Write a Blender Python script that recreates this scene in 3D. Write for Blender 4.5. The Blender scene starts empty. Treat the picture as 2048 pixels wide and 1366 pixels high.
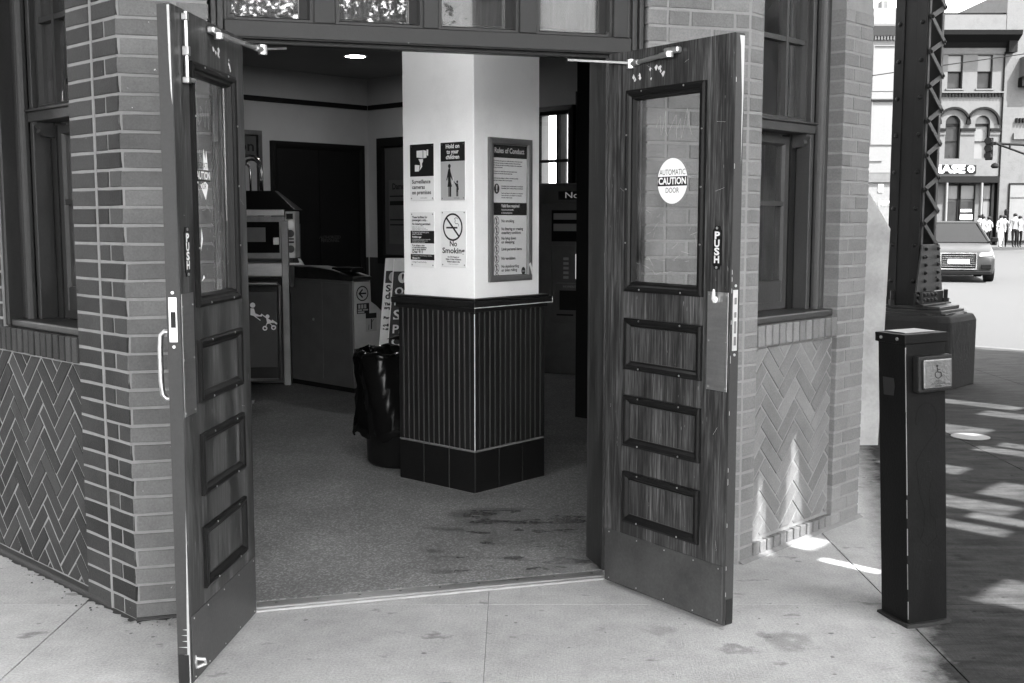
import bpy, bmesh, math, random
from mathutils import Vector, Matrix
R = math.radians
random.seed(7)
sc = bpy.context.scene
C = sc.collection

# ------------------------------------------------------------------ camera, sky, sun, exposure
cam = bpy.data.objects.new('camera', bpy.data.cameras.new('camera'))
C.objects.link(cam)
cam.location = (0, 0, 1.512)
cam.rotation_euler = (R(90 - 6.16), 0, 0)
cam.data.sensor_width = 36
cam.data.lens = 39.77
cam.data.clip_start = 0.05
cam.data.clip_end = 3000
sc.camera = cam

SUN_AZ, SUN_EL = -44.0, 55.0          # direction towards the sun: angle from +x (counter-clockwise), elevation
w = bpy.data.worlds.new('World'); sc.world = w; w.use_nodes = True
nt = w.node_tree; nt.nodes.clear()
sky = nt.nodes.new('ShaderNodeTexSky'); sky.sky_type = 'NISHITA'; sky.sun_disc = False
sky.sun_elevation = R(SUN_EL); sky.sun_rotation = R(90 - SUN_AZ)
bw = nt.nodes.new('ShaderNodeRGBToBW')
bg = nt.nodes.new('ShaderNodeBackground'); bg.inputs['Strength'].default_value = 0.15
wo = nt.nodes.new('ShaderNodeOutputWorld')
nt.links.new(sky.outputs[0], bw.inputs[0]); nt.links.new(bw.outputs[0], bg.inputs[0]); nt.links.new(bg.outputs[0], wo.inputs[0])
sl = bpy.data.lights.new('sun', 'SUN'); sl.energy = 2.0; sl.angle = R(0.42); sl.color = (1, 1, 1)
so = bpy.data.objects.new('sun', sl); C.objects.link(so)
sd = Vector((math.cos(R(SUN_AZ)) * math.cos(R(SUN_EL)), math.sin(R(SUN_AZ)) * math.cos(R(SUN_EL)), math.sin(R(SUN_EL))))
so.rotation_euler = sd.to_track_quat('Z', 'Y').to_euler()
sc.view_settings.view_transform = 'Standard'; sc.view_settings.look = 'None'
sc.view_settings.gamma = 1; sc.view_settings.use_curve_mapping = False
sc.view_settings.exposure = 4.05
sc.cycles.max_bounces = 7; sc.cycles.diffuse_bounces = 4; sc.cycles.glossy_bounces = 3; sc.cycles.transparent_max_bounces = 12
sc.cycles.use_denoising = True
sc.cycles.sample_clamp_indirect = 2.0; sc.cycles.sample_clamp_direct = 8.0

# ------------------------------------------------------------------ materials (the photograph is black and white: all greys)
def nodes_of(name):
    m = bpy.data.materials.new(name); m.use_nodes = True
    t = m.node_tree; return m, t, t.nodes['Principled BSDF'], t.nodes['Material Output']
def mth(t, op, a, b=None, clamp=False):
    n = t.nodes.new('ShaderNodeMath'); n.operation = op; n.use_clamp = clamp
    for i, v in enumerate((a, b)):
        if v is None: continue
        if isinstance(v, (int, float)): n.inputs[i].default_value = v
        else: t.links.new(v, n.inputs[i])
    return n.outputs[0]
def noise(t, scale, stretch=None, detail=4, rough=.55, local=False, off=(0, 0, 0), rotz=0):
    if local: co = t.nodes.new('ShaderNodeTexCoord').outputs['Object']
    else: co = t.nodes.new('ShaderNodeNewGeometry').outputs['Position']
    mp = t.nodes.new('ShaderNodeMapping')
    mp.inputs['Rotation'].default_value = (0, 0, rotz)
    mp.inputs['Scale'].default_value = stretch or (1, 1, 1); mp.inputs['Location'].default_value = off
    if rotz:
        m0 = t.nodes.new('ShaderNodeMapping'); m0.inputs['Rotation'].default_value = (0, 0, rotz)
        mp.inputs['Rotation'].default_value = (0, 0, 0)
        t.links.new(co, m0.inputs[0]); co = m0.outputs[0]
    t.links.new(co, mp.inputs[0])
    n = t.nodes.new('ShaderNodeTexNoise'); n.inputs['Scale'].default_value = scale
    n.inputs['Detail'].default_value = detail; n.inputs['Roughness'].default_value = rough
    t.links.new(mp.outputs[0], n.inputs['Vector']); return n.outputs[0]
def step(t, v, lo, hi, a=0., b=1.):
    n = t.nodes.new('ShaderNodeMapRange'); n.clamp = True
    n.inputs[1].default_value = lo; n.inputs[2].default_value = hi; n.inputs[3].default_value = a; n.inputs[4].default_value = b
    t.links.new(v, n.inputs[0]); return n.outputs[0]
def mixv(t, f, a, b):   # a*(1-f)+b*f, floats
    n = t.nodes.new('ShaderNodeMix'); n.data_type = 'FLOAT'
    for i, v in ((0, f), (2, a), (3, b)):
        if isinstance(v, (int, float)): n.inputs[i].default_value = v
        else: t.links.new(v, n.inputs[i])
    return n.outputs[0]
def fin(t, bs, col, rough, metal, spec, bump=None, dist=.002):
    if isinstance(col, (int, float)): bs.inputs['Base Color'].default_value = (col, col, col, 1)
    else: t.links.new(col, bs.inputs['Base Color'])
    if isinstance(rough, (int, float)): bs.inputs['Roughness'].default_value = rough
    else: t.links.new(rough, bs.inputs['Roughness'])
    bs.inputs['Metallic'].default_value = metal; bs.inputs['Specular IOR Level'].default_value = spec
    if bump is not None:
        b = t.nodes.new('ShaderNodeBump'); b.inputs['Strength'].default_value = 1; b.inputs['Distance'].default_value = dist
        t.links.new(bump, b.inputs['Height']); t.links.new(b.outputs[0], bs.inputs['Normal'])
def mat(name, base, var=.18, scale=7, rough=.6, metal=0, spec=.22, bump=.0015, bscale=90, rand=0, spots=0, spotv=.7, stretch=None, fine=.12, rvar=.15, grime=0):
    m, t, bs, _ = nodes_of(name)
    n1 = noise(t, scale, stretch); n2 = noise(t, bscale, None, 3, .7)
    v = mth(t, 'ADD', mth(t, 'MULTIPLY', mth(t, 'SUBTRACT', n1, .5), 2 * var), 1)
    v = mth(t, 'MULTIPLY', v, mth(t, 'ADD', mth(t, 'MULTIPLY', mth(t, 'SUBTRACT', n2, .5), 2 * fine), 1))
    if rand:
        oi = t.nodes.new('ShaderNodeObjectInfo')
        v = mth(t, 'MULTIPLY', v, mth(t, 'ADD', mth(t, 'MULTIPLY', mth(t, 'SUBTRACT', oi.outputs['Random'], .5), 2 * rand), 1))
    v = mth(t, 'MULTIPLY', v, base)
    if spots:
        s = step(t, noise(t, 46, None, 2, .5), .80 - spots * .05, .83 - spots * .05)
        v = mixv(t, s, v, spotv)
    if grime:
        g = step(t, noise(t, 2.3, None, 6, .65, off=(3, 1, 7)), .50, .72)
        v = mth(t, 'MULTIPLY', v, mth(t, 'SUBTRACT', 1, mth(t, 'MULTIPLY', g, grime)))
    r = mth(t, 'ADD', mth(t, 'MULTIPLY', mth(t, 'SUBTRACT', n1, .5), rvar), rough, True)
    fin(t, bs, v, r, metal, spec, n2, bump)
    return m

def wood_mat(name, lo, hi, rough=.38):
    m, t, bs, _ = nodes_of(name)
    tc = 'local'
    g1 = noise(t, 1, (110, 110, 3.2), 5, .6); g2 = noise(t, 1, (260, 260, 11), 3, .6, off=(5, 2, 1)); g3 = noise(t, 1, (9, 9, 1.1), 3, .5)
    a = mth(t, 'ADD', mth(t, 'MULTIPLY', g1, .55), mth(t, 'MULTIPLY', g2, .45))
    a = mth(t, 'ADD', a, mth(t, 'MULTIPLY', mth(t, 'SUBTRACT', g3, .5), .35))
    k = step(t, a, .36, .68)
    v = mixv(t, mth(t, 'POWER', k, 2.0), lo, hi)
    sc_ = step(t, noise(t, 1, (120, 120, 22), 2, .5, off=(9, 3, 2)), .735, .76)      # small pale scratches
    v = mixv(t, mth(t, 'MULTIPLY', sc_, .4), v, .3)
    fin(t, bs, v, mixv(t, k, rough, rough + .16), 0, .3, g2, .0005)
    return m

def glass_mat(name, tint=.9, ior=1.5, haze=0.):
    m = bpy.data.materials.new(name); m.use_nodes = True; t = m.node_tree; t.nodes.clear()
    o = t.nodes.new('ShaderNodeOutputMaterial'); tr = t.nodes.new('ShaderNodeBsdfTransparent'); gl = t.nodes.new('ShaderNodeBsdfGlossy')
    tr.inputs[0].default_value = (tint, tint, tint, 1); gl.inputs['Roughness'].default_value = .015; gl.inputs[0].default_value = (1, 1, 1, 1)
    fr = t.nodes.new('ShaderNodeLayerWeight'); fr.inputs[0].default_value = .5
    f0 = ((ior - 1) / (ior + 1)) ** 2
    mx = t.nodes.new('ShaderNodeMixShader'); k = mth(t, 'ADD', mth(t, 'MULTIPLY', mth(t, 'POWER', fr.outputs['Facing'], 5), .9), f0, True)
    t.links.new(k, mx.inputs[0]); t.links.new(tr.outputs[0], mx.inputs[1]); t.links.new(gl.outputs[0], mx.inputs[2])
    out = mx.outputs[0]
    if haze:
        df = t.nodes.new('ShaderNodeBsdfDiffuse'); df.inputs[0].default_value = (.6, .6, .6, 1)
        m2 = t.nodes.new('ShaderNodeMixShader')
        f = mth(t, 'MULTIPLY', step(t, noise(t, 6, None, 5, .6), .35, .75), haze)
        t.links.new(f, m2.inputs[0]); t.links.new(out, m2.inputs[1]); t.links.new(df.outputs[0], m2.inputs[2]); out = m2.outputs[0]
    t.links.new(out, o.inputs[0]); return m
def emit_mat(name, s):
    m = bpy.data.materials.new(name); m.use_nodes = True; t = m.node_tree; t.nodes.clear()
    o = t.nodes.new('ShaderNodeOutputMaterial'); e = t.nodes.new('ShaderNodeEmission'); e.inputs[1].default_value = s
    t.links.new(e.outputs[0], o.inputs[0]); return m

def sidewalk_mat():
    m, t, bs, _ = nodes_of('sidewalk_concrete')
    n1 = noise(t, 1.1, None, 6, .6); n2 = noise(t, 115, None, 2, .7); n3 = noise(t, 9, None, 5, .65, off=(2, 5, 0))
    br = noise(t, 1, (260, 7, 1), 3, .6, rotz=R(4))                      # broom finish
    oi = t.nodes.new('ShaderNodeObjectInfo')
    v = mth(t, 'ADD', .68, mth(t, 'MULTIPLY', n1, .64))
    v = mth(t, 'MULTIPLY', v, mth(t, 'ADD', .76, mth(t, 'MULTIPLY', n3, .48)))
    v = mth(t, 'MULTIPLY', v, mth(t, 'ADD', .55, mth(t, 'MULTIPLY', n2, .90)))
    v = mth(t, 'MULTIPLY', v, mth(t, 'ADD', .90, mth(t, 'MULTIPLY', br, .20)))
    v = mth(t, 'MULTIPLY', v, mth(t, 'ADD', .95, mth(t, 'MULTIPLY', oi.outputs['Random'], .10)))
    # gum and drip stains
    st = step(t, noise(t, 5.2, (1, 1.6, 1), 3, .6, off=(1.7, 8.1, 0)), .64, .70)
    v = mth(t, 'MULTIPLY', v, mth(t, 'SUBTRACT', 1, mth(t, 'MULTIPLY', st, .38)))
    gum = step(t, noise(t, 21, None, 1, .4, off=(4, 4, 0)), .75, .775)
    v = mth(t, 'MULTIPLY', v, mth(t, 'SUBTRACT', 1, mth(t, 'MULTIPLY', gum, .5)))
    for (cx_, cy_, r0, wd_) in ((1.02, 3.95, .05, .05), (.80, 3.86, .035, .03), (.55, 4.05, .02, .05), (.92, 4.0, .0, .03)):
        gg = t.nodes.new('ShaderNodeNewGeometry'); sp_ = t.nodes.new('ShaderNodeSeparateXYZ'); t.links.new(gg.outputs['Position'], sp_.inputs[0])
        dx = mth(t, 'SUBTRACT', sp_.outputs[0], cx_); dy = mth(t, 'SUBTRACT', sp_.outputs[1], cy_)
        dd_ = mth(t, 'SQRT', mth(t, 'ADD', mth(t, 'MULTIPLY', dx, dx), mth(t, 'MULTIPLY', dy, dy)))
        dd_ = mth(t, 'ADD', dd_, mth(t, 'MULTIPLY', mth(t, 'SUBTRACT', n3, .5), .16))
        k_ = mth(t, 'SUBTRACT', 1, step(t, mth(t, 'ABSOLUTE', mth(t, 'SUBTRACT', dd_, r0)), wd_ * .3, wd_))
        k_ = mth(t, 'MULTIPLY', k_, step(t, n1, .38, .62))
        v = mth(t, 'MULTIPLY', v, mth(t, 'SUBTRACT', 1, mth(t, 'MULTIPLY', k_, .42)))
    # shade painted into the paving colour right of the post, under the railway
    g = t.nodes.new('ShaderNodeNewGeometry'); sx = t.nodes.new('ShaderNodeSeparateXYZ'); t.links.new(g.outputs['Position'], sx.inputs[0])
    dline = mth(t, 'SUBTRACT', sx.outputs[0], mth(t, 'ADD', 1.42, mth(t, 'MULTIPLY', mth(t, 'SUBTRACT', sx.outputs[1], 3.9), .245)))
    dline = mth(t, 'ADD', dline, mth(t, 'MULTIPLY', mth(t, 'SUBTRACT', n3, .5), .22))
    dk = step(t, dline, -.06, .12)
    painted_shade = mth(t, 'MULTIPLY', mth(t, 'ADD', .042, mth(t, 'MULTIPLY', step(t, noise(t, 3, (1, 3.5, 1), 6, .7, off=(1, 1, 1)), .35, .8), .09)), mth(t, 'ADD', .8, mth(t, 'MULTIPLY', br, .5)))
    v = mth(t, 'MULTIPLY', v, mixv(t, dk, 1.0, painted_shade))
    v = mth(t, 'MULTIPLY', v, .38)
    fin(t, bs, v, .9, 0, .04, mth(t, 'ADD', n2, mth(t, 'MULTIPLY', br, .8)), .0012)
    return m
def terrazzo_mat():
    m, t, bs, _ = nodes_of('lobby_floor_terrazzo')
    g = t.nodes.new('ShaderNodeNewGeometry')
    vo = t.nodes.new('ShaderNodeTexVoronoi'); vo.inputs['Scale'].default_value = 130; t.links.new(g.outputs['Position'], vo.inputs['Vector'])
    cl = t.nodes.new('ShaderNodeRGBToBW'); t.links.new(vo.outputs['Color'], cl.inputs[0])
    n1 = noise(t, 1.6, None, 5, .6)
    chip = step(t, cl.outputs[0], .52, .80)
    v = mixv(t, chip, .16, .32)
    v = mth(t, 'MULTIPLY', v, mth(t, 'ADD', .42, mth(t, 'MULTIPLY', n1, 1.1)))
    wet = step(t, noise(t, 2.6, (1, 2.2, 1), 4, .62, off=(6.2, 3.3, 0)), .52, .575)
    sx = t.nodes.new('ShaderNodeSeparateXYZ'); t.links.new(g.outputs['Position'], sx.inputs[0])
    near = mth(t, 'MULTIPLY', step(t, sx.outputs[0], -.5, -.2), step(t, sx.outputs[1], 6.1, 5.7))
    wet = mth(t, 'MULTIPLY', wet, near)
    v = mth(t, 'MULTIPLY', v, mth(t, 'SUBTRACT', 1, mth(t, 'MULTIPLY', wet, .45)))
    fin(t, bs, v, mixv(t, wet, .55, .22), 0, .4, cl.outputs[0], .0002)
    return m
def rail_mat(name, base, streak):
    m, t, bs, _ = nodes_of(name)
    n = noise(t, 1, (14, 14, 1.2), 4, .6); n2 = noise(t, 45, None, 4, .7)
    v = mth(t, 'ADD', mth(t, 'MULTIPLY', n, streak), base)
    fin(t, bs, v, mth(t, 'ADD', .45, mth(t, 'MULTIPLY', n2, .25)), .2, .25, n2, .0006)
    return m

MT = dict(
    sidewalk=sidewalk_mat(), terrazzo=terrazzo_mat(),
    brick_dark=mat('shade_dark_brick', .033, .22, 9, .7, spec=.1, bump=.0020, bscale=125, rand=.32, spots=.25, spotv=.25, fine=.42, grime=0.45),  # partly dark brick, partly the left wall's shade put into the colour
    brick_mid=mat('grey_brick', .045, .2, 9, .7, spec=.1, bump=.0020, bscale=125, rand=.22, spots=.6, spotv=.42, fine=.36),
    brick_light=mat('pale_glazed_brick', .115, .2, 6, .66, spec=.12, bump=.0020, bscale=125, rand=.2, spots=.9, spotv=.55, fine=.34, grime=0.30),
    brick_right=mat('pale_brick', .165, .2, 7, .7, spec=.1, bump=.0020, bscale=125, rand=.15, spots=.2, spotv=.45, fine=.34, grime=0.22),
    mortar=mat('lime_mortar', .19, .2, 25, .9, bump=.002, bscale=160, spec=.2),
    mortar_dark=mat('grey_mortar', .21, .2, 25, .9, bump=.002, bscale=160, spec=.2),
    wood=wood_mat('varnished_oak_veneer', .013, .120),
    wood_dark=wood_mat('worn_oak_jamb', .012, .09),
    black=mat('black_enamel', .008, .3, 20, .38, spec=.14, bump=.0, fine=.3),
    black_matt=mat('black_matt', .010, .3, 20, .6),
    frame_paint=mat('dark_frame_paint', .03, .25, 6, .42, bump=.0006, fine=.2, stretch=(1, 1, .3)),
    sash_paint=mat('sash_paint', .043, .3, 8, .4, bump=.0008, fine=.25, stretch=(1, 1, .25)),
    lsash_paint=mat('left_sash_paint', .019, .35, 8, .42, bump=.0008, fine=.3, stretch=(1, 1, .25)),
    header_paint=mat('header_paint', .023, .14, 5, .45, bump=.0005, spots=.15, spotv=.6),
    edge_metal=mat('painted_door_edge', .032, .2, 9, .42, bump=.0005, stretch=(1, 1, .2), fine=.25),
    worn=mat('worn_bare_metal', .36, .12, 20, .4, .5),
    steel=mat('brushed_steel', .42, .2, 9, .42, 1, bump=.0003, stretch=(1, 1, 8), fine=.15),
    steel_dark=mat('tarnished_steel', .20, .35, 7, .40, 1, bump=.0003, fine=.2, grime=.4),
    kick=mat('scuffed_kick_plate', .13, .38, 6, .42, .85, bump=.0005, fine=.25, grime=.35),
    alu=mat('aluminium', .58, .12, 20, .38, .9, bump=.0004),
    cream=mat('cream_paint', .62, .1, 12, .6, bump=.0003),
    white=mat('white_print', .78, .04, 20, .45, bump=0.0, fine=.05),
    greyprint=mat('grey_print', .42, .05, 20, .45, bump=0.0, fine=.05),
    ink=mat('black_print', .015, .1, 20, .45, bump=0.0),
    ink_grey=mat('faded_print', .10, .1, 20, .5, bump=0.0),
    plaster=mat('column_plaster', .91, .04, 4, .7, bump=.0006, bscale=220, fine=.08, grime=.10),
    wall_in=mat('interior_wall_paint', .55, .1, 3, .7, bump=.0006, bscale=160),
    ceil_in=mat('interior_ceiling', .30, .1, 3, .8),
    wainscot=mat('black_brown_board', .011, .5, 8, .42, bump=.0006, stretch=(1, 1, .15), fine=.35),
    wains_bead=mat('worn_bead', .17, .5, 5, .45, bump=.0006, stretch=(3, 3, .4), fine=.4),
    tile=mat('black_floor_tile', .006, .3, 6, .5, bump=.0004, fine=.4),
    grout=mat('grout', .22, .4, 20, .8),
    bag=mat('black_plastic_bag', .003, .2, 20, .22, bump=.0006, bscale=30),
    dark_panel=mat('dark_cabinet_panel', .045, .25, 8, .4, bump=.0004),
    dark_door=mat('dark_lobby_door', .010, .3, 8, .5),
    grey_panel=mat('grey_cabinet', .15, .2, 8, .45, .3),
    lightpanel=mat('light_steel_panel', .55, .15, 10, .45, .3),
    bollard=mat('grimy_black_steel', .006, 1.0, 4, .5, 0, .08, grime=.7, bump=.0008, fine=.3, stretch=(1, 1, .35)),
    bollard_edge=mat('worn_corner_steel', .2, .3, 20, .4, .8),
    btn=mat('push_plate_steel', .13, .2, 12, .35, .9),
    col_steel=rail_mat('riveted_steel_paint', .003, .012),
    col_steel2=mat('gusset_steel_paint', .022, .45, 9, .55, .1, .3, bump=.002, bscale=45, fine=.3),
    plinth=mat('soot_grey_concrete', .016, .3, 6, .85, bump=.003, bscale=35, fine=.3),
    concrete=mat('pale_concrete', .34, .28, 5, .85, bump=.002, bscale=40, grime=.3),
    asphalt=mat('sunlit_asphalt', .045, .10, 1.2, .9, spec=.05, bump=.003, bscale=120, fine=.2),
    kerb=mat('kerb_concrete', .04, .2, 6, .85, bump=.002, bscale=60),
    glass=glass_mat('door_glass', .92, 1.5, .10), glass_w=glass_mat('window_glass', .88, 1.5, .03), glass_b=glass_mat('board_glass', .985, 1.5), glass_t=glass_mat('transom_glass', .85, 1.85, .06),
    vision=mat('far_window_dark', .014, .6, 2, .3, spec=.15, fine=.1),
    vision_lit=mat('far_window_blind', .08, .2, 1, .3),
    stone=mat('far_limestone', .062, .15, 1.2, .8, bump=.004, bscale=14, fine=.15, grime=.15),
    stone2=mat('far_brick_pale', .062, .15, 1.0, .8, bump=.004, bscale=14, fine=.2, grime=.2),
    stone3=mat('far_painted_front', .09, .06, 1.0, .7, bump=.002, bscale=10),
    far_dark=mat('far_dark_iron', .004, .3, 3, .7, spec=.08),
    stone_white=mat('white_render', .62, .06, 1, .7), slate=mat('slate_roof', .09, .3, 6, .7, bump=.01, bscale=8),
    timber=mat('track_timber', .05, .3, 8, .8),
    skin=mat('skin', .32, .1, 10, .5), shirt=mat('white_shirt', .20, .08, 12, .8), shirt_g=mat('grey_shirt', .14, .3, 12, .8),
    trouser=mat('dark_trousers', .004, .2, 12, .9, spec=.1), hair=mat('dark_hair', .004, .2, 30, .7, spec=.15), legs_l=mat('pale_shorts', .45, .1, 12, .8),
    carpaint=mat('silver_grey_car_paint', .018, .04, 2, .35, 0, .15, bump=0.0, fine=.03), chrome=mat('chrome', .8, .05, 5, .15, 1, bump=0.0),
    tyre=mat('tyre_rubber', .004, .2, 20, .7), carglass=mat('car_glass', .006, .1, 2, .15, 0, .2, bump=0.0), lampglass=mat('headlight_glass', .65, .1, 8, .1, .2, bump=0.0),
    leaf=mat('leaf_green', .085, .3, 3, .5, rand=.2), bark=mat('bark', .05, .4, 12, .9, bump=.01, bscale=25),
    lamp=emit_mat('downlight_lens', 8.0), screen=emit_mat('lit_display_glyphs', .012), screen2=emit_mat('dim_backlit_panel', .03),
    iron=mat('cast_iron_cover', .16, .3, 20, .6, .4, bump=.003, bscale=60),
)

# ------------------------------------------------------------------ building helpers
class Frame:
    """vertical plane: s along the plane, t out of it (towards the viewer), z up"""
    def __init__(f, o, ang, flip=False, z=0.):
        a = R(ang); f.o = Vector((o[0], o[1], z)); f.d = Vector((math.cos(a), math.sin(a), 0))
        f.n = Vector((math.sin(a), -math.cos(a), 0)) * (-1 if flip else 1); f.rd = f.d * (-1 if flip else 1)
    def p(f, s, t, z): return f.o + f.d * s + f.n * t + Vector((0, 0, z))
    def mat(f, s, t, z):
        m = Matrix((( f.rd.x, 0, f.n.x, 0), (f.rd.y, 0, f.n.y, 0), (0, 1, 0, 0), (0, 0, 0, 1)))
        return Matrix.Translation(f.p(s, t, z)) @ m
class WorldF(Frame):
    def __init__(f, o=(0, 0, 0)): f.o = Vector(o); f.d = Vector((1, 0, 0)); f.n = Vector((0, -1, 0)); f.rd = f.d
W0 = WorldF()
class MB:
    def __init__(m): m.v = []; m.f = []
    def add(m, vs, fs):
        b = len(m.v); m.v += [tuple(x) for x in vs]; m.f += [[b + i for i in q] for q in fs]; return m
    def box(m, F, s0, s1, t0, t1, z0, z1):
        vs = [F.p(s, t, z) for z in (z0, z1) for (s, t) in ((s0, t0), (s1, t0), (s1, t1), (s0, t1))]
        return m.add(vs, [(0, 3, 2, 1), (4, 5, 6, 7), (0, 1, 5, 4), (1, 2, 6, 5), (2, 3, 7, 6), (3, 0, 4, 7)])
    def prism(m, F, poly, t0, t1, ch=0.):
        n = len(poly); cx = sum(p[0] for p in poly) / n; cz = sum(p[1] for p in poly) / n
        rings = [[F.p(s, t0, z) for s, z in poly]]
        if ch:
            rings.append([F.p(s, t1 - ch, z) for s, z in poly])
            q = []
            for s, z in poly:
                L = math.hypot(cx - s, cz - z) or 1; k = ch * 1.3 / L; q.append((s + (cx - s) * k, z + (cz - z) * k))
            rings.append([F.p(s, t1, z) for s, z in q])
        else: rings.append([F.p(s, t1, z) for s, z in poly])
        return m.rings(rings)
    def rings(m, rings, cap=True, closed=True):
        n = len(rings[0]); vs = [v for r in rings for v in r]; fs = []
        for k in range(len(rings) - 1):
            for i in range(n if closed else n - 1):
                j = (i + 1) % n; fs.append((k * n + i, k * n + j, (k + 1) * n + j, (k + 1) * n + i))
        if cap: fs += [tuple(range(n))[::-1], tuple((len(rings) - 1) * n + i for i in range(n))]
        return m.add(vs, fs)
    def cyl(m, a, b, r, n=10, r2=None):
        a = Vector(a); b = Vector(b); ax = (b - a).normalized(); u = ax.orthogonal().normalized(); w_ = ax.cross(u)
        r2 = r if r2 is None else r2
        return m.rings([[c + (u * math.cos(2 * math.pi * i / n) + w_ * math.sin(2 * math.pi * i / n)) * q for i in range(n)] for c, q in ((a, r), (b, r2))])
    def tube(m, pts, r, n=8):
        pts = [Vector(p) for p in pts]; rings = []; u = None
        for i, p in enumerate(pts):
            ax = ((pts[min(i + 1, len(pts) - 1)]) - pts[max(i - 1, 0)]).normalized()
            if u is None: u = ax.orthogonal().normalized()
            else: u = (u - ax * u.dot(ax)).normalized()
            w_ = ax.cross(u); q = r[i] if isinstance(r, (list, tuple)) else r
            rings.append([p + (u * math.cos(2 * math.pi * k / n) + w_ * math.sin(2 * math.pi * k / n)) * q for k in range(n)])
        return m.rings(rings)
    def lathe(m, c, prof, n=16, sx=1, sy=1):
        c = Vector(c)
        return m.rings([[c + Vector((r * math.cos(2 * math.pi * i / n) * sx, r * math.sin(2 * math.pi * i / n) * sy, z)) for i in range(n)] for r, z in prof])
    def frame(m, F, s0, s1, z0, z1, prof):
        """sweep a (inset, t) profile round a rectangle, mitred"""
        rings = []
        n = len(prof)
        for (cs, cz, ds, dz) in ((s0, z0, 1, 1), (s1, z0, -1, 1), (s1, z1, -1, -1), (s0, z1, 1, -1)):
            rings.append([F.p(cs + ds * i, t, cz + dz * i) for i, t in prof])
        vs = [v for r in rings for v in r]; fs = []
        for k in range(4):
            k2 = (k + 1) % 4
            for i in range(n):
                j = (i + 1) % n; fs.append((k * n + i, k * n + j, k2 * n + j, k2 * n + i))
        return m.add(vs, fs)
    def disc(m, F, s, z, t, rs, rz=None, n=28, a0=0, a1=2 * math.pi):
        rz = rz or rs
        full = abs(a1 - a0 - 2 * math.pi) < 1e-6
        vs = [F.p(s + math.cos(a0 + (a1 - a0) * i / n) * rs, t, z + math.sin(a0 + (a1 - a0) * i / n) * rz) for i in range(n if full else n + 1)]
        return m.add(vs, [tuple(range(len(vs)))])
    def ring(m, F, s, z, t, r0, r1, k=1, n=28, a0=0, a1=2 * math.pi):
        vs = []
        for i in range(n + 1):
            a = a0 + (a1 - a0) * i / n
            vs += [F.p(s + math.cos(a) * r0, t, z + math.sin(a) * r0 * k), F.p(s + math.cos(a) * r1, t, z + math.sin(a) * r1 * k)]
        return m.add(vs, [(2 * i, 2 * i + 1, 2 * i + 3, 2 * i + 2) for i in range(n)])
    def poly(m, F, pts, t): return m.add([F.p(s, t, z) for s, z in pts], [tuple(range(len(pts)))])
    def quadline(m, F, a, b, wd, t):
        dx, dz = b[0] - a[0], b[1] - a[1]; L = math.hypot(dx, dz); nx, nz = -dz / L * wd / 2, dx / L * wd / 2
        return m.poly(F, [(a[0] + nx, a[1] + nz), (b[0] + nx, b[1] + nz), (b[0] - nx, b[1] - nz), (a[0] - nx, a[1] - nz)], t)
WM = {}
def wm(o): return WM.get(o.name, Matrix.Identity(4))
def link(o, parent=None, M=None):
    C.objects.link(o); M = M or Matrix.Identity(4); WM[o.name] = M
    o.matrix_basis = M
    if parent is not None: o.parent = parent; o.matrix_parent_inverse = wm(parent).inverted()
    return o
def mesh(mb, m, smooth=False, name='mesh', fix=True):
    me = bpy.data.meshes.new(name); me.from_pydata(mb.v, [], mb.f)
    if fix:
        b = bmesh.new(); b.from_mesh(me); bmesh.ops.recalc_face_normals(b, faces=b.faces); b.to_mesh(me); b.free()
    me.materials.append(MT[m] if isinstance(m, str) else m)
    if smooth:
        for p in me.polygons: p.use_smooth = True
    me.update(); return me
def obj(name, mb, m, parent=None, smooth=False, bevel=0, seg=1, label=None, kind=None):
    o = bpy.data.objects.new(name, mesh(mb, m, smooth, name)); link(o, parent)
    if bevel:
        b = o.modifiers.new('bevel', 'BEVEL'); b.width = bevel; b.segments = seg; b.limit_method = 'ANGLE'; b.angle_limit = R(40)
    if label: o['label'] = label
    if kind: o['kind'] = kind
    return o
def tag(o, label, cat, group=None):
    o['label'] = label; o['category'] = cat
    if group: o['group'] = group
    return o
def thing(name, label, cat, loc=(0, 0, 0), group=None):
    e = bpy.data.objects.new(name, None); e.empty_display_size = .1; link(e, None, Matrix.Translation(Vector(loc))); return tag(e, label, cat, group)
def struct(o): o['kind'] = 'structure'; return o
def txt(body, F, s, t, z, size, m, parent, align='CENTER', width=None, name='lettering', leading=1.0, bold=0.0):
    cu = bpy.data.curves.new('t', 'FONT'); cu.body = body; cu.size = size; cu.align_x = align; cu.align_y = 'CENTER'; cu.space_line = leading
    cu.offset = bold * 1.15; cu.resolution_u = 3
    to = bpy.data.objects.new('t', cu); C.objects.link(to)
    dg = bpy.context.evaluated_depsgraph_get(); me = bpy.data.meshes.new_from_object(to.evaluated_get(dg))
    bpy.data.objects.remove(to); bpy.data.curves.remove(cu)
    M = F.mat(s, t, z)
    if width and me.vertices:
        xs = [v.co.x for v in me.vertices]; k = width / max(1e-6, max(xs) - min(xs)); M = M @ Matrix.Scale(k, 4, (1, 0, 0))
    me.transform(M); me.materials.clear(); me.materials.append(MT[m] if isinstance(m, str) else m)
    o = bpy.data.objects.new(name, me); return link(o, parent)

P = (-1.422, 4.151); Q = (1.003, 4.859)
EA = math.degrees(math.atan2(Q[1] - P[1], Q[0] - P[0])); EL = math.hypot(Q[1] - P[1], Q[0] - P[0])
FE = Frame(P, EA)                    # entrance wall, s from the left brick corner
FL = Frame(P, 136, True)             # left street wall, s away from the same corner
FR = Frame(Q, 46.1)                  # right street wall
UA = R(46.0); Uv = Vector((math.cos(UA), math.sin(UA), 0)); Vv = Vector((-math.sin(UA), math.cos(UA), 0))
def UV(u, v, z=0): return Uv * u + Vv * v + Vector((0, 0, z))

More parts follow.
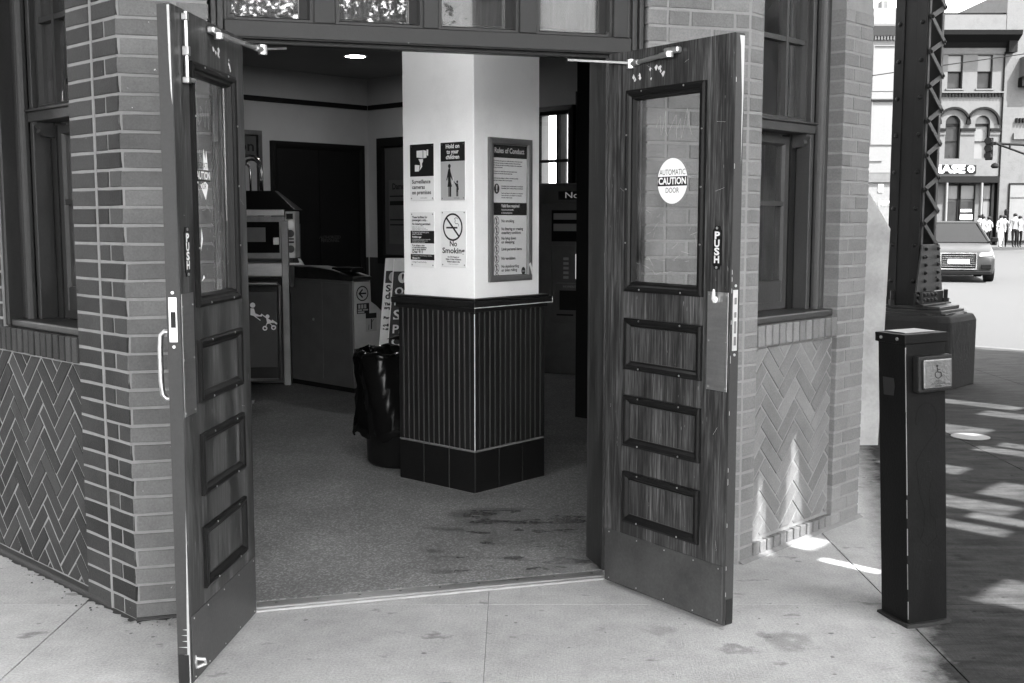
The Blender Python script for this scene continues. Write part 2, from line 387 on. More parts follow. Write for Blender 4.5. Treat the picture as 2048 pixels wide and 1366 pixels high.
# ------------------------------------------------------------------ ground, paving, kerb
def clip(poly, a, b, c):            # keep a*x+b*y<=c
    out = []
    for i, p in enumerate(poly):
        q = poly[(i + 1) % len(poly)]; dp = a * p[0] + b * p[1] - c; dq = a * q[0] + b * q[1] - c
        if dp <= 0: out.append(p)
        if (dp < 0 < dq) or (dq < 0 < dp):
            k = dp / (dp - dq); out.append((p[0] + (q[0] - p[0]) * k, p[1] + (q[1] - p[1]) * k))
    return out
def flat_prism(mb, poly, z0, z1, ch=.0006):
    n = len(poly); cx = sum(p[0] for p in poly) / n; cy = sum(p[1] for p in poly) / n
    r = [[Vector((x, y, z0)) for x, y in poly], [Vector((x, y, z1 - ch)) for x, y in poly]]
    top = []
    for x, y in poly:
        L = math.hypot(cx - x, cy - y) or 1; top.append(Vector((x + (cx - x) / L * ch, y + (cy - y) / L * ch, z1)))
    r.append(top); mb.rings(r)
road = struct(obj('road', MB().add([(-900, -900, -.13), (900, -900, -.13), (900, 1500, -.13), (-900, 1500, -.13)], [(0, 1, 2, 3)]), 'asphalt'))
bed = MB(); poly = [(-14, -9), (22, -9), (22, 22), (-14, 22)]
poly = clip(poly, Uv.x, Uv.y, 13.45); poly = clip(poly, -Vv.x, -Vv.y, 6.0)
bed.rings([[Vector((x, y, z)) for x, y in poly] for z in (-.128, -.012)])
sidewalk = struct(obj('sidewalk', bed, 'kerb'))
ROOM = [(-1.35, 4.35), (.95, 5.0), (1.65, 5.8), (2.0, 10.6), (-1.79, 14), (-6.3, 9.0)]
GX, GY = [-1.69 + 1.596 * k for k in range(-5, 10)], [4.33 + 1.524 * k for k in range(-6, 8)]
def inside(p, poly):
    r = False; n = len(poly)
    for i in range(n):
        a, b = poly[i], poly[(i + 1) % n]
        if (a[1] > p[1]) != (b[1] > p[1]) and p[0] < (b[0] - a[0]) * (p[1] - a[1]) / (b[1] - a[1]) + a[0]: r = not r
    return r
for i in range(len(GX) - 1):
    for j in range(len(GY) - 1):
        gx = lambda v: .0008 if abs(v + .094) < .01 else .0028
        gy = lambda v: .0008 if abs(v - 4.33) < .01 and GX[i] < 1.4 else .0024
        q = [(GX[i] + gx(GX[i]), GY[j] + gy(GY[j])), (GX[i + 1] - gx(GX[i + 1]), GY[j] + gy(GY[j])), (GX[i + 1] - gx(GX[i + 1]), GY[j + 1] - gy(GY[j + 1])), (GX[i] + gx(GX[i]), GY[j + 1] - gy(GY[j + 1]))]
        if all(inside(p, ROOM) for p in q): continue
        q = clip(q, Uv.x, Uv.y, 13.44); q = clip(q, -Vv.x, -Vv.y, 5.98) if len(q) > 2 else q
        if len(q) < 3: continue
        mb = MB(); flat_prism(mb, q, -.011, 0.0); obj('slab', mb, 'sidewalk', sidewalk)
kb = MB(); kb.rings([[UV(u, v, z) for u, v in ((13.46, -6), (13.62, -6), (13.62, 14), (13.46, 14))] for z in (-.126, .004)])
struct(obj('kerb', kb, 'kerb', bevel=.015, seg=2))
fw = MB(); fw.box(W0, 14, 80, -80, -62.5, -.128, .02); struct(obj('far_pavement', fw, 'kerb', bevel=.02))
cv = MB(); cv.lathe((3.20, 7.78, 0), [(.13, .0035), (.13, .006), (.115, .0065), (.05, .0062)], 24)
tag(obj('utility_cover', cv, 'iron'), 'small round metal cover set in the paving beyond the black post', 'cover')

# ------------------------------------------------------------------ station shell and lobby
shell = thing('station_building', 'brick transit station with angled corner entrance, seen inside through the open doors', 'building', (0, 4.4, 0))
def ipoly(name, pts, z0, z1, m, kind=None):
    mb = MB(); mb.rings([[Vector((x, y, z)) for x, y in pts] for z in (z0, z1)]); return obj(name, mb, m, shell if not kind else None, kind=kind)
obj('lobby_floor', MB().rings([[Vector((x, y, z)) for x, y in [(FE.p(.33, -.08, 0).x, FE.p(.33, -.08, 0).y), (FE.p(2.06, -.08, 0).x, FE.p(2.06, -.08, 0).y), (1.65, 5.85), (2.3, 11.2), (-1.79, 14.3), (-6.8, 9.2), (-1.7, 4.55)]] for z in (-.004, .006)]), 'terrazzo', None, kind='structure')
# thin divider strips in the terrazzo
fj = MB()
for k in range(7):
    a, b = UV(2.2 + .61 * k, 3.0, .0065), UV(2.2 + .61 * k, 8.0, .0065); fj.cyl(a, b, .0022, 4)
for k in range(8):
    a, b = UV(3.4, 3.35 + .61 * k, .0065), UV(9.5, 3.35 + .61 * k, .0065); fj.cyl(a, b, .0022, 4)
ipoly('ceiling', [(-1.5, 4.15), (1.0, 4.8), (1.85, 5.7), (2.4, 11.4), (-1.79, 14.5), (-7.2, 9.3)], 3.2, 3.3, 'ceil_in')
CR = (-1.76, 14.0)                                # far corner of the lobby
FBL = Frame(CR, 46 + 180, True)                   # back-left wall, s towards the near left
FBR = Frame(CR, -44)                              # back-right wall, s towards the near right
obj('back_wall', MB().box(FBL, -.1, 7.4, -.2, 0, 0, 3.2), 'wall_in', shell)
bw_ = MB()
WS0, WS1, WZ0, WZ1 = 2.80, 3.30, 1.60, 2.62       # lobby window opening in the back-right wall
bw_.box(FBR, 0, WS0, -.2, -.001, 0, 3.2).box(FBR, WS1, 6.2, -.2, -.001, 0, 3.2).box(FBR, WS0, WS1, -.2, -.001, 0, WZ0).box(FBR, WS0, WS1, -.2, -.001, WZ1, 3.2)
obj('back_wall', bw_, 'wall_in', shell)
obj('picture_rail', MB().box(FBL, .02, 7.3, 0, .025, 2.83, 2.885), 'black_matt', shell, bevel=.004)
obj('picture_rail', MB().box(FBR, .03, 2.6, 0, .025, 2.83, 2.885), 'black_matt', shell, bevel=.004)
obj('dado', MB().box(FBL, .03, 7.3, 0, .02, 0, 1.05), 'dark_panel', shell)
obj('dado', MB().box(FBR, .03, 5.8, 0, .02, 0, 1.05), 'dark_panel', shell)
obj('dado', MB().box(FBR, 2.3, 2.72, 0, .02, 1.06, 2.8).box(FBR, 3.36, 5.6, 0, .02, 1.06, 2.8), 'dark_panel', shell)
# lobby window
lw = obj('window', MB().frame(FBR, WS0 - .05, WS1 + .05, WZ0 - .05, WZ1 + .05, [(0, .0), (0, .05), (.05, .055), (.085, .03), (.085, -.05), (0, -.05)]), 'black', shell)
mu = MB(); mu.box(FBR, WS0 + .30, WS0 + .33, -.02, .02, WZ0, WZ1).box(FBR, WS0, WS1, -.018, .018, 2.10, 2.13)
obj('muntin', mu, 'black', lw)
obj('pane', MB().box(FBR, WS0, WS1, -.003, .003, WZ0, WZ1), 'glass_w', lw)
obj('curtain', MB().rings([[FBR.p(WS0 + .18 + .012 * i, -.15 - .012 * (i % 2), z) for i in range(10)] + [FBR.p(WS0 + .18 + .012 * i, -.158 - .012 * (i % 2), z) for i in range(9, -1, -1)] for z in (WZ0, WZ1)]), 'lightpanel', lw)
# closing walls of the lobby
obj('side_wall', MB().rings([[Vector((x, y, z)) for x, y in ((1.72, 5.62), (1.77, 5.70), (2.55, 11.3), (2.25, 11.3))] for z in (0, 3.2)]), 'wall_in', shell)
obj('inner_pier', MB().box(Frame((.485, 8.57), -44), 0, .9, -.5, 0, .006, 3.2), 'black_matt', shell)
# dark double door on the back-left wall
dd = obj('lobby_door', MB().frame(FBL, .10, 1.42, 0, 2.40, [(0, .0), (0, .06), (.03, .06), (.07, .045), (.07, 0)]), 'dark_door', shell)
obj('door_leaf', MB().box(FBL, .17, .755, 0, .03, .01, 2.33), 'dark_door', dd); obj('door_leaf', MB().box(FBL, .765, 1.35, 0, .03, .01, 2.33), 'dark_door', dd)
txt('AUTHORIZED\nPERSONNEL', FBL, .62, .034, 1.28, .05, 'ink_grey', dd, leading=.8)
# lit downlight in the ceiling
def downlight(x, y, label):
    dl = thing('ceiling_downlight', label, 'light', (x, y, 3.2), 'lobby ceiling downlights')
    obj('trim_ring', MB().lathe((x, y, 3.185), [(.11, .014), (.125, .012), (.125, 0), (.10, 0), (.10, .010)], 28), 'white', dl, smooth=True)
    obj('lens', MB().lathe((x, y, 3.188), [(.10, .003), (.10, 0), (.02, 0)], 24), 'lamp', dl)
downlight(-1.62, 11.95, 'round lit downlight at the back of the lobby ceiling')
downlight(-.52, 5.45, 'added unseen downlight just inside the doors, brightening the column')  # added lamp out of view, there only to brighten the column

# ------------------------------------------------------------------ brick walls
COURSE = .0677; J = .010; BH = COURSE - J
brick_cache = {}
def brick(F, s0, s1, z0, z1, m, parent, t=0., depth=.06, name='brick'):
    """one brick: chamfered block, mesh shared between alike bricks"""
    wdt, hgt = round(s1 - s0, 3), round(z1 - z0, 3); key = (wdt, hgt, depth, m, random.randrange(5))
    if key not in brick_cache:
        mb = MB(); hw, hh = wdt / 2, hgt / 2
        jt = lambda a: random.uniform(-a, a * .3)
        mb.prism(Frame((0, 0), 0), [(-hw - jt(.002), -hh - jt(.002)), (jt(.02), -hh - jt(.0018)), (hw + jt(.002), -hh - jt(.002)), (hw + jt(.0018), 0), (hw + jt(.002), hh + jt(.002)), (jt(.02), hh + jt(.0018)), (-hw - jt(.002), hh + jt(.002)), (-hw - jt(.0018), 0)], -depth, 0, .003)
        brick_cache[key] = mesh(mb, m)
    o = bpy.data.objects.new(name, brick_cache[key])
    M = Matrix(((F.rd.x, -F.n.x, 0, 0), (F.rd.y, -F.n.y, 0, 0), (0, 0, 1, 0), (0, 0, 0, 1)))
    M = Matrix.Translation(F.p((s0 + s1) / 2, t + random.uniform(-.0012, .0014), (z0 + z1) / 2)) @ M @ Matrix.Rotation(random.uniform(-.004, .004), 4, 'Y')
    return link(o, parent, M)
def hclip(poly, s0, s1, z0, z1):
    for a, b, c in ((-1, 0, -s0), (1, 0, s1), (0, -1, -z0), (0, 1, z1)):
        if len(poly) > 2: poly = clip(poly, a, b, c)
    return poly
def herringbone(F, s0, s1, z0, z1, t, m, parent, ph=(0, 0)):
    wd = .0695; r2 = math.sqrt(.5); Ln = 3
    for k in range(-40, 60):
        for q in range(-12, 12):
            for kind in (0, 1):
                x, y = k + 2 * Ln * q, k
                if kind == 0: rect = [(x, y), (x + Ln, y), (x + Ln, y + 1), (x, y + 1)]
                else: rect = [(x, y + 1), (x + 1, y + 1), (x + 1, y + 1 + Ln), (x, y + 1 + Ln)]
                cx = sum(p[0] for p in rect) / 4; cy = sum(p[1] for p in rect) / 4; g = J / 2 / wd
                rect = [(px + (g if px < cx else -g), py + (g if py < cy else -g)) for px, py in rect]
                pl = [((px - py) * r2 * wd + s0 + ph[0], (px + py) * r2 * wd + z0 + ph[1]) for px, py in rect]
                if max(p[0] for p in pl) < s0 or min(p[0] for p in pl) > s1 or max(p[1] for p in pl) < z0 or min(p[1] for p in pl) > z1: continue
                pl = hclip(pl, s0 + .004, s1 - .004, z0 + .004, z1 - .004)
                if len(pl) < 3: continue
                ar = abs(sum(pl[i][0] * pl[(i + 1) % len(pl)][1] - pl[(i + 1) % len(pl)][0] * pl[i][1] for i in range(len(pl)))) / 2
                if ar < .00012: continue
                pl = [(px + random.uniform(-.0016, .0016), py + random.uniform(-.0016, .0016)) for px, py in pl]
                mb = MB(); mb.prism(F, pl, t - .05, t + random.uniform(-.002, .002), .0025); obj('brick', mb, m, parent)
NC = 37
TOPZ = NC * COURSE
# ---- left wall
wl = thing('brick_wall', 'brick wall with shade put into its dark colour, zigzag panel and window left of the doors', 'wall', FL.p(0, 0, 0))
core = MB()
core.box(FL, .006, .4, -.30, -.004, 0, 3.28).box(FL, .4, 1.5, -.30, -.031, 0, .94).box(FL, .4, 1.12, -.3, -.05, 2.75, 3.28).box(FL, 1.12, 8, -.30, -.004, .94, 3.28).box(FL, 1.5, 8, -.30, -.004, 0, .938)
obj('mortar', core, 'mortar', wl)
ce = MB(); ce.box(FE, .0, .32, -.30, -.004, 0, 3.28); obj('mortar', ce, 'mortar', wl)
gr = MB(); gr.cyl(FL.p(.197, -.006, 0), FL.p(.197, -.006, TOPZ), .0085, 8); obj('expansion_joint', gr, 'mortar', wl)
for k in range(NC):
    z0 = k * COURSE + (.004 if k == 0 else J / 2); z1 = (k + 1) * COURSE - J / 2; ev = k % 2
    jit = lambda a: random.uniform(-a, a)
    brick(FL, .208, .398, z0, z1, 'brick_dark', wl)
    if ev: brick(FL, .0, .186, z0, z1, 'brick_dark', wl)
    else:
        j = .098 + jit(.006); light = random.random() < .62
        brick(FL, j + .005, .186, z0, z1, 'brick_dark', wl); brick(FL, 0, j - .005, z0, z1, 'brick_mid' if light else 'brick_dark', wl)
    if ev:
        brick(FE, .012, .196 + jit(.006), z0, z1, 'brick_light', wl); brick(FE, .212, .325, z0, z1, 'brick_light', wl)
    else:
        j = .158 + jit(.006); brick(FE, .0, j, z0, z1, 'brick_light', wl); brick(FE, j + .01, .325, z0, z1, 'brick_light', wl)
    # far pier, at the picture edge
    if z0 < 1.02: continue
    if ev: brick(FL, 1.122, 1.315, z0, z1, 'brick_dark', wl)
    else: brick(FL, 1.122, 1.215, z0, z1, 'brick_dark', wl); brick(FL, 1.225, 1.40, z0, z1, 'brick_dark', wl)
herringbone(FL, .400, 1.46, .02, .935, -.028, 'brick_dark', wl, (.02, .03))
x = .402
while x < 1.44:
    brick(FL, x, x + .0475, .945, 1.047, 'brick_dark', wl, t=.004, depth=.10); x += .0575
obj('footing', MB().box(FL, .2, 1.6, -.1, .006, -.01, .018), 'kerb', wl, bevel=.006)
obj('footing', MB().box(FE, -.005, .33, -.1, .014, -.01, .012), 'kerb', wl, bevel=.006)
def base_dirt(F, s0, s1, sgn, parent, seed):
    rnd = random.Random(seed); a = []; b = []; n = int((s1 - s0) / .02)
    for i in range(n + 1):
        s_ = s0 + (s1 - s0) * i / n; a.append(F.p(s_, -.002, .0022)); b.append(F.p(s_, .012 + abs(rnd.gauss(0, .011)), .0016))
    mb = MB(); mb.add(a + b, [(i, i + 1, n + 2 + i, n + 1 + i) for i in range(n)]); obj('base_dirt', mb, 'kerb', parent)
    for k in range(26):
        c = F.p(rnd.uniform(s0, s1), rnd.uniform(.02, .09), .001); r = rnd.uniform(.002, .006); q = MB(); q.lathe(c, [(r, 0), (r * .8, r * .5), (r * .3, r * .7)], 6); obj('grit', q, 'mortar' if rnd.random() < .5 else 'kerb', parent)
base_dirt(FL, 0, 1.45, 1, wl, 1); base_dirt(FE, 0, .33, 1, wl, 2)
# ---- right wall
wr = thing('brick_wall', 'pale brick wall with zigzag panel and window right of the doors', 'wall', FR.p(0, 0, 0))
core = MB()
core.box(FE, 2.064, EL + .003, -.30, -.0035, 0, 3.28)
core.box(FR, .004, .108, -.30, -.0035, 0, 3.28).box(FR, .108, .828, -.30, -.0275, 0, .95).box(FR, .108, .828, -.3, -.05, 2.75, 3.28).box(FR, .829, 1.099, -.30, -.0035, 0, 3.28)
obj('mortar', core, 'mortar_dark', wr)
for k in range(NC):
    z0 = k * COURSE + (.004 if k == 0 else J / 2); z1 = (k + 1) * COURSE - J / 2; ev = k % 2
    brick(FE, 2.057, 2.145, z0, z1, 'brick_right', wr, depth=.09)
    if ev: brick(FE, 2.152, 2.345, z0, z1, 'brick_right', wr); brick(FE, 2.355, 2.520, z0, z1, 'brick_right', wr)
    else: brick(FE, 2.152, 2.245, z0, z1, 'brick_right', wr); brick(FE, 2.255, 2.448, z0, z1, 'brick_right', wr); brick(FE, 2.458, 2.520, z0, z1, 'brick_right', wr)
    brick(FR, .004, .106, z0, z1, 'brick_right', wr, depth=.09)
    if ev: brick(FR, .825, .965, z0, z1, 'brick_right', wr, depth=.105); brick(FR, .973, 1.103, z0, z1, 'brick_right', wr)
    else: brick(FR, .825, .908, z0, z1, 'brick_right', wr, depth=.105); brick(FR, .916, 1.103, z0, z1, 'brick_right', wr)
herringbone(FR, .110, .823, .075, .945, -.024, 'brick_right', wr, (-.02, .02))
x = .112
while x < .82:
    brick(FR, x, x + .0495, .952, 1.046, 'brick_right', wr, t=.004, depth=.10)
    brick(FR, x, x + .0495, .006, .066, 'brick_right', wr, t=.002, depth=.06); x += .0595
obj('mortar_skirt', MB().rings([[FR.p(0, .0, .0), FR.p(0, .022, .001), FR.p(1.12, .02, .001), FR.p(1.12, 0, .0)], [FR.p(0, -.01, .012), FR.p(0, 0, .013), FR.p(1.12, 0, .013), FR.p(1.12, -.01, .012)]]), 'mortar', wr)

# ---- windows
def window(F, s0, s1, zs, rail, parent_label, sash='sash_paint'):
    tb = -.10
    wnd = thing('sash_window', parent_label, 'window', F.p((s0 + s1) / 2, tb, zs))
    top = 2.74
    # sill
    si = MB(); si.prism(F, [(s0, zs - .035), (s1 - .002, zs - .035), (s1 - .002, zs), (s0, zs)], -.20, -.022)
    obj('sill', si, sash, wnd, bevel=.008, seg=2)
    # back band and half-round moulding at the far jamb, same at the near side
    for sg, e in ((1, s1), (-1, s0)):
        a = lambda v: e - sg * v
        mb = MB(); lo, hi = sorted((a(.002), a(.038))); mb.box(F, lo, hi, -.16, -.075, zs, top); obj('casing', mb, sash, wnd, bevel=.004)
        mb = MB(); mb.rings([[F.p(a(.040 + .022 * (1 - math.cos(math.pi * i / 8))), -.10 + .034 * math.sin(math.pi * i / 8), z) for i in range(9)] for z in (zs, top)]); obj('half_round_moulding', mb, sash, wnd, smooth=False)
        mb = MB(); lo, hi = sorted((a(.086), a(.118))); mb.box(F, lo, hi, -.18, -.105, zs, top); obj('jamb_stop', mb, sash, wnd, bevel=.003)
        mb = MB(); lo, hi = sorted((a(.030), a(.09))); mb.box(F, lo, hi, -.19, -.155, zs, top); obj('jamb_board', mb, sash, wnd)
    # transom rail with corbel
    obj('transom_rail', MB().box(F, s0 + .09, s1 - .09, -.20, -.095, rail, rail + .042).box(F, s0 + .088, s1 - .088, -.20, -.082, rail + .042, rail + .052), sash, wnd, bevel=.003)
    cb = MB(); prof = [(-.185, rail), (-.105, rail), (-.106, rail - .012), (-.122, rail - .030), (-.118, rail - .045), (-.135, rail - .06), (-.185, rail - .065)]
    cb.rings([[F.p(s, t, z) for t, z in prof] for s in (s1 - .155, s1 - .120)]); obj('corbel', cb, sash, wnd)
    # upper light
    us = obj('upper_sash', MB().frame(F, s0 + .118, s1 - .118, rail + .052, top, [(0, -.185), (0, -.13), (.018, -.13), (.024, -.15), (.024, -.185)]), sash, wnd)
    mid = (s0 + s1) / 2 + .06
    mz = rail + .052 + .36
    obj('muntin', MB().box(F, mid - .010, mid + .010, -.178, -.135, rail + .07, top).box(F, s0 + .13, s1 - .13, -.177, -.137, mz, mz + .022), sash, us)
    for (a, b) in ((s0 + .14, mid - .011), (mid + .011, s1 - .14)):
        for (c, d) in ((rail + .074, mz - .001), (mz + .023, top - .02)): obj('pane', MB().box(F, a, b, -.162, -.158, c, d), 'glass_w', us)
    # lower sash, set back
    a, b, zb, zt = s0 + .10, s1 - .165, zs + .004, rail - .012
    ls = obj('lower_sash', MB().frame(F, a, b, zb, zt, [(0, -.235), (0, -.19), (.034, -.19), (.042, -.205), (.042, -.235)]), sash, wnd)
    obj('bottom_rail', MB().box(F, a + .04, b - .04, -.234, -.192, zb + .03, zb + .135), sash, ls, bevel=.004)
    mz = zb + .49
    obj('muntin', MB().box(F, a + .03, b - .03, -.232, -.194, mz, mz + .022), sash, ls)
    obj('pane', MB().box(F, a + .04, b - .04, -.216, -.212, zb + .13, mz), 'glass_w', ls); obj('pane', MB().box(F, a + .04, b - .04, -.216, -.212, mz + .022, zt - .035), 'glass_w', ls)
    obj('parting_strip', MB().box(F, b, b + .052, -.23, -.182, zs, rail), 'black_matt', wnd)
    obj('head', MB().box(F, s0, s1, -.24, -.05, top, top + .05), sash, wnd)
    return wnd
obj('reveal_board', MB().box(FL, 1.085, 1.121, -.28, -.012, 1.05, 2.76), 'lsash_paint', wl, bevel=.006)
window(FL, .400, 1.085, 1.082, 1.925, 'dark framed sash window in the brick wall at the left', 'lsash_paint')
window(FR, .108, .825, 1.082, 1.915, 'grey framed sash window in the pale brick wall right of the open door')

# ------------------------------------------------------------------ entrance: frame, header, transom, threshold, doors
ent = thing('entrance_frame', 'painted timber door frame with a row of glazed transom lights above the open doors', 'door frame', FE.p(1.19, -.1, 0))
JL, JR = .425, 1.905
TF = -.035                                             # front of the frame, behind the brick face
for sg, a, b in ((1, .322, JL), (-1, JR, 2.062)):
    lo, hi = min(a, b), max(a, b)
    obj('jamb', MB().box(FE, lo, hi, -.27, TF - .03, .006, 2.28), 'wood_dark', ent, bevel=.005)
# the door stop and outer mouldings on the jambs
for e, sg in ((.332, 1), (2.050, -1)):
    for w0, w1, tt in ((0, .02, TF + .018), (.022, .045, TF + .004), (.047, .06, TF - .012)):
        lo, hi = sorted((e + sg * w0, e + sg * w1)); obj('jamb_moulding', MB().box(FE, lo, hi, -.12, tt, .006, 2.9), 'frame_paint', ent, bevel=.004, seg=2)
obj('header', MB().box(FE, .38, 2.005, -.115, TF, 2.188, 2.252), 'header_paint', ent, bevel=.004)
obj('header_lip', MB().box(FE, .40, 1.985, -.112, TF - .028, 2.170, 2.187), 'header_paint', ent, bevel=.003)
obj('header_drip', MB().box(FE, .385, 2.0, -.11, TF + .006, 2.184, 2.1875), 'black', ent)
obj('soffit', MB().box(FE, .33, 2.05, -.30, -.20, 2.30, 3.2), 'wood_dark', ent)
cuts = [.392, .713, .796, 1.138, 1.198, 1.529, 1.602, 1.93]
for a, b in ((.33, .392), (.713, .796), (1.138, 1.198), (1.529, 1.602), (1.93, 2.06)):
    obj('mullion', MB().box(FE, a, b, -.14, TF - .014, 2.2525, 2.80), 'header_paint', ent, bevel=.004)
for k in range(4):
    a, b = cuts[2 * k], cuts[2 * k + 1]
    tl = obj('transom_light', MB().frame(FE, a, b, 2.2525, 2.80, [(0, -.15), (0, TF - .03), (.012, TF - .03), (.02, TF - .05), (.02, -.15)]), 'frame_paint', ent)
    obj('pane', MB().box(FE, a + .015, b - .015, -.112, -.106, 2.262, 2.79), 'glass_t', tl)
    obj('putty_bead', MB().box(FE, b - .052, b - .020, -.104, -.085, 2.262, 2.79), 'black', tl)
obj('upper_wall', MB().box(FE, .32, 2.06, -.28, -.03, 2.80, 3.28), 'brick_mid', ent)

th = thing('door_threshold', 'ribbed aluminium threshold strip across the doorway', 'threshold', FE.p(1.17, 0, 0))
for k, (t0, t1, zz) in enumerate(((-.060, -.036, .010), (-.034, -.006, .013), (-.004, .012, .016), (.014, .034, .018), (.036, .052, .014))):
    obj('rib', MB().box(FE, .43, 1.90, t0, t1, .002, zz), 'alu', th, bevel=.003)
for k in range(9): obj('screw', MB().lathe(FE.p(.52 + .165 * k, -.02, .013), [(.006, 0), (.006, .002), (.002, .003)], 8), 'steel_dark', th)

DH, DW, DT, DZ = 2.165, .68, .0445, .014
def door(F, label, left):
    d = thing('entrance_door', label, 'door', F.p(DW / 2, -DT / 2, DZ), None)
    g0, g1, gz0, gz1 = .138, .525, 1.250, 1.990
    lf = MB()
    o_ = [(0, DZ), (DW, DZ), (DW, DH), (0, DH)]; i_ = [(g0, gz0), (g1, gz0), (g1, gz1), (g0, gz1)]
    vs = [F.p(s, t, z) for t in (0, -DT) for s, z in o_ + i_]
    fs = []
    for b in (0, 8):
        for k in range(4): fs.append((b + k, b + (k + 1) % 4, b + 4 + (k + 1) % 4, b + 4 + k))
    for k in range(4):
        fs.append((k, (k + 1) % 4, 8 + (k + 1) % 4, 8 + k)); fs.append((4 + k, 4 + (k + 1) % 4, 12 + (k + 1) % 4, 12 + k))
    lf.add(vs, fs); obj('leaf', lf, 'wood', d, bevel=.0025)
    obj('edge_strip', MB().box(F, DW + .0005, DW + .003, -DT + .001, -.001, DZ + .02, DH - .004), 'edge_metal', d)
    random.seed(3 + left)
    # bare worn metal at the leading edge
    wn = MB()
    if left:
        wn.prism(F, [(0, 0), (1, 0), (1, 1)], 0, 0) if 0 else None
        pts = [(-.004, 2.16), (-.012, 2.16), (-.010, 2.0), (-.007, 1.9), (-.003, 1.86)]
        wn.add([F.p(DW + .0036, t, z) for t, z in pts], [tuple(range(5))])
        wn.add([F.p(DW + .0036, t, z) for t, z in ((-.002, .60), (-.006, .40), (-.010, .22), (-.012, .02), (-.002, .02))], [(0, 1, 2, 3, 4)])
        for k in range(7):
            z = .07 + k * .021 + random.uniform(0, .006); l = random.uniform(.012, .034)
            wn.add([F.p(DW + .0036, -.010, z), F.p(DW + .0036, -.010, z + .004), F.p(DW + .0036, -.010 - l, z + .002), F.p(DW + .0036, -.010 - l, z + .0015)], [(0, 1, 2, 3)])
    else:
        wn.add([F.p(DW + .0036, t, z) for t, z in ((-.018, 2.155), (-.042, 2.155), (-.041, 1.95), (-.036, 1.7), (-.034, 1.95), (-.024, 2.12))], [tuple(range(6))])
        for k in range(16):
            z = random.uniform(.1, 2.0); wn.add([F.p(DW + .0036, -.002, z), F.p(DW + .0036, -.002, z + .02), F.p(DW + .0036, -.005, z + .015), F.p(DW + .0036, -.005, z + .003)], [(0, 1, 2, 3)])
    obj('worn_patches', wn, 'worn', d)
    obj('bottom_seal', MB().box(F, DW + .003, DW + .005, -DT + .004, -.006, .02, .115), 'black_matt', d)
    # glazed light
    gm = obj('glazing_bead', MB().frame(F, .116, .547, 1.228, 2.012, [(0, .001), (0, .012), (.010, .016), (.020, .012), (.026, .004), (.034, .004), (.040, -.010), (.040, -.02), (.01, -.02)]), 'black', d)
    obj('glazing_bead', MB().frame(F, .116, .547, 1.228, 2.012, [(0, -DT - .001), (0, -DT - .012), (.020, -DT - .012), (.036, -DT + .006), (.036, -DT + .012), (.01, -.03)]), 'black', d)
    obj('pane', MB().box(F, .150, .513, -.026, -.020, 1.262, 1.978), 'glass', d)
    sw = MB()
    def screw(s, z, t=.0165, r=.0035):
        c = F.p(s, t, z); sw.cyl(c - F.n * .002, c + F.n * .0015, r, 8)
    for s in (.21, .44):
        for z in (1.238, 2.003): screw(s, z, .0155)
    for z in (1.42, 1.63, 1.84): screw(.126, z, .0155); screw(.537, z, .0155)
    # three applied panels
    for z0, z1 in ((.916, 1.122), (.605, .812), (.292, .500)):
        obj('panel_moulding', MB().frame(F, .117, .547, z0, z1, [(0, .0005), (0, .012), (.008, .016), (.020, .013), (.028, .004), (.034, .0005)]), 'black', d)
        obj('panel_bead', MB().frame(F, .151, .513, z0 + .034, z1 - .034, [(0, .0003), (0, .002), (.0025, .002), (.0025, .0003)]), 'edge_metal', d)
        for s in (.21, .44): screw(s, z0 + .008, .0158); screw(s, z1 - .008, .0158)
    obj('kick_plate', MB().box(F, .006, DW - .008, .0004, .0022, DZ + .006, .238), 'kick', d, bevel=.0008)
    for s in (.03, .20, .36, .52, .65):
        for z in (.030, .226): screw(s, z, .0022, .0028)
    # push sign
    ps = MB(); c = .613; pz = 1.41
    ps.prism(F, [(c - .012, pz - .078), (c + .012, pz - .078), (c + .014, pz - .068), (c + .021, pz - .062), (c + .021, pz + .062), (c + .014, pz + .068), (c + .012, pz + .078), (c - .012, pz + .078), (c - .014, pz + .068), (c - .021, pz + .062), (c - .021, pz - .062), (c - .014, pz - .068)], .0004, .004)
    pso = obj('push_sign', ps, 'black', d)
    for k, chx in enumerate('PUSH'): txt(chx, F, c, .0046, pz + .0435 - .029 * k, .036, 'cream', pso, width=.026, bold=.0012)
    screw(c, pz + .071, .005, .005); screw(c, pz - .071, .005, .005)
    obj('lock_plate', MB().box(F, .569, .672, .0004, .002, .889, 1.25 if not left else 1.28), 'steel', d, bevel=.0006)
    for s in (.578, .664):
        for z in (.90, 1.07, 1.24): screw(s, z, .002, .003)
    if not left:
        tk = MB(); tk.cyl(F.p(.612, .002, 1.222), F.p(.612, .012, 1.222), .012, 12); tk.rings([[F.p(.604, t, 1.222), F.p(.620, t, 1.222), F.p(.618, t, 1.258), F.p(.611, t, 1.262)] for t in (.012, .020)])
        obj('thumb_turn', tk, 'cream', d, bevel=.002)
        obj('latch_plate', MB().box(F, DW + .003, DW + .0045, -.034, -.010, 1.04, 1.26), 'alu', d)
        lt = MB()
        for z, hh in ((1.22, .012), (1.17, .010), (1.125, .022), (1.075, .016)): lt.box(F, DW + .0045, DW + .006, -.028, -.016, z - hh, z + hh)
        obj('latch_bolt', lt, 'steel_dark', d, bevel=.001)
        for z in (1.275, 1.025): sw.cyl(F.p(DW + .003, -.022, z), F.p(DW + .006, -.022, z), .005, 10)
    else:
        obj('strike_plate', MB().box(F, DW + .003, DW + .0045, -.036, -.010, 1.13, 1.27), 'alu', d)
        obj('strike_hole', MB().box(F, DW + .0045, DW + .0049, -.030, -.014, 1.175, 1.225), 'black_matt', d)
        for z in (1.285, 1.115, 1.245, 1.15): sw.cyl(F.p(DW + .003, -.022, z), F.p(DW + .006, -.022, z), .005, 10)
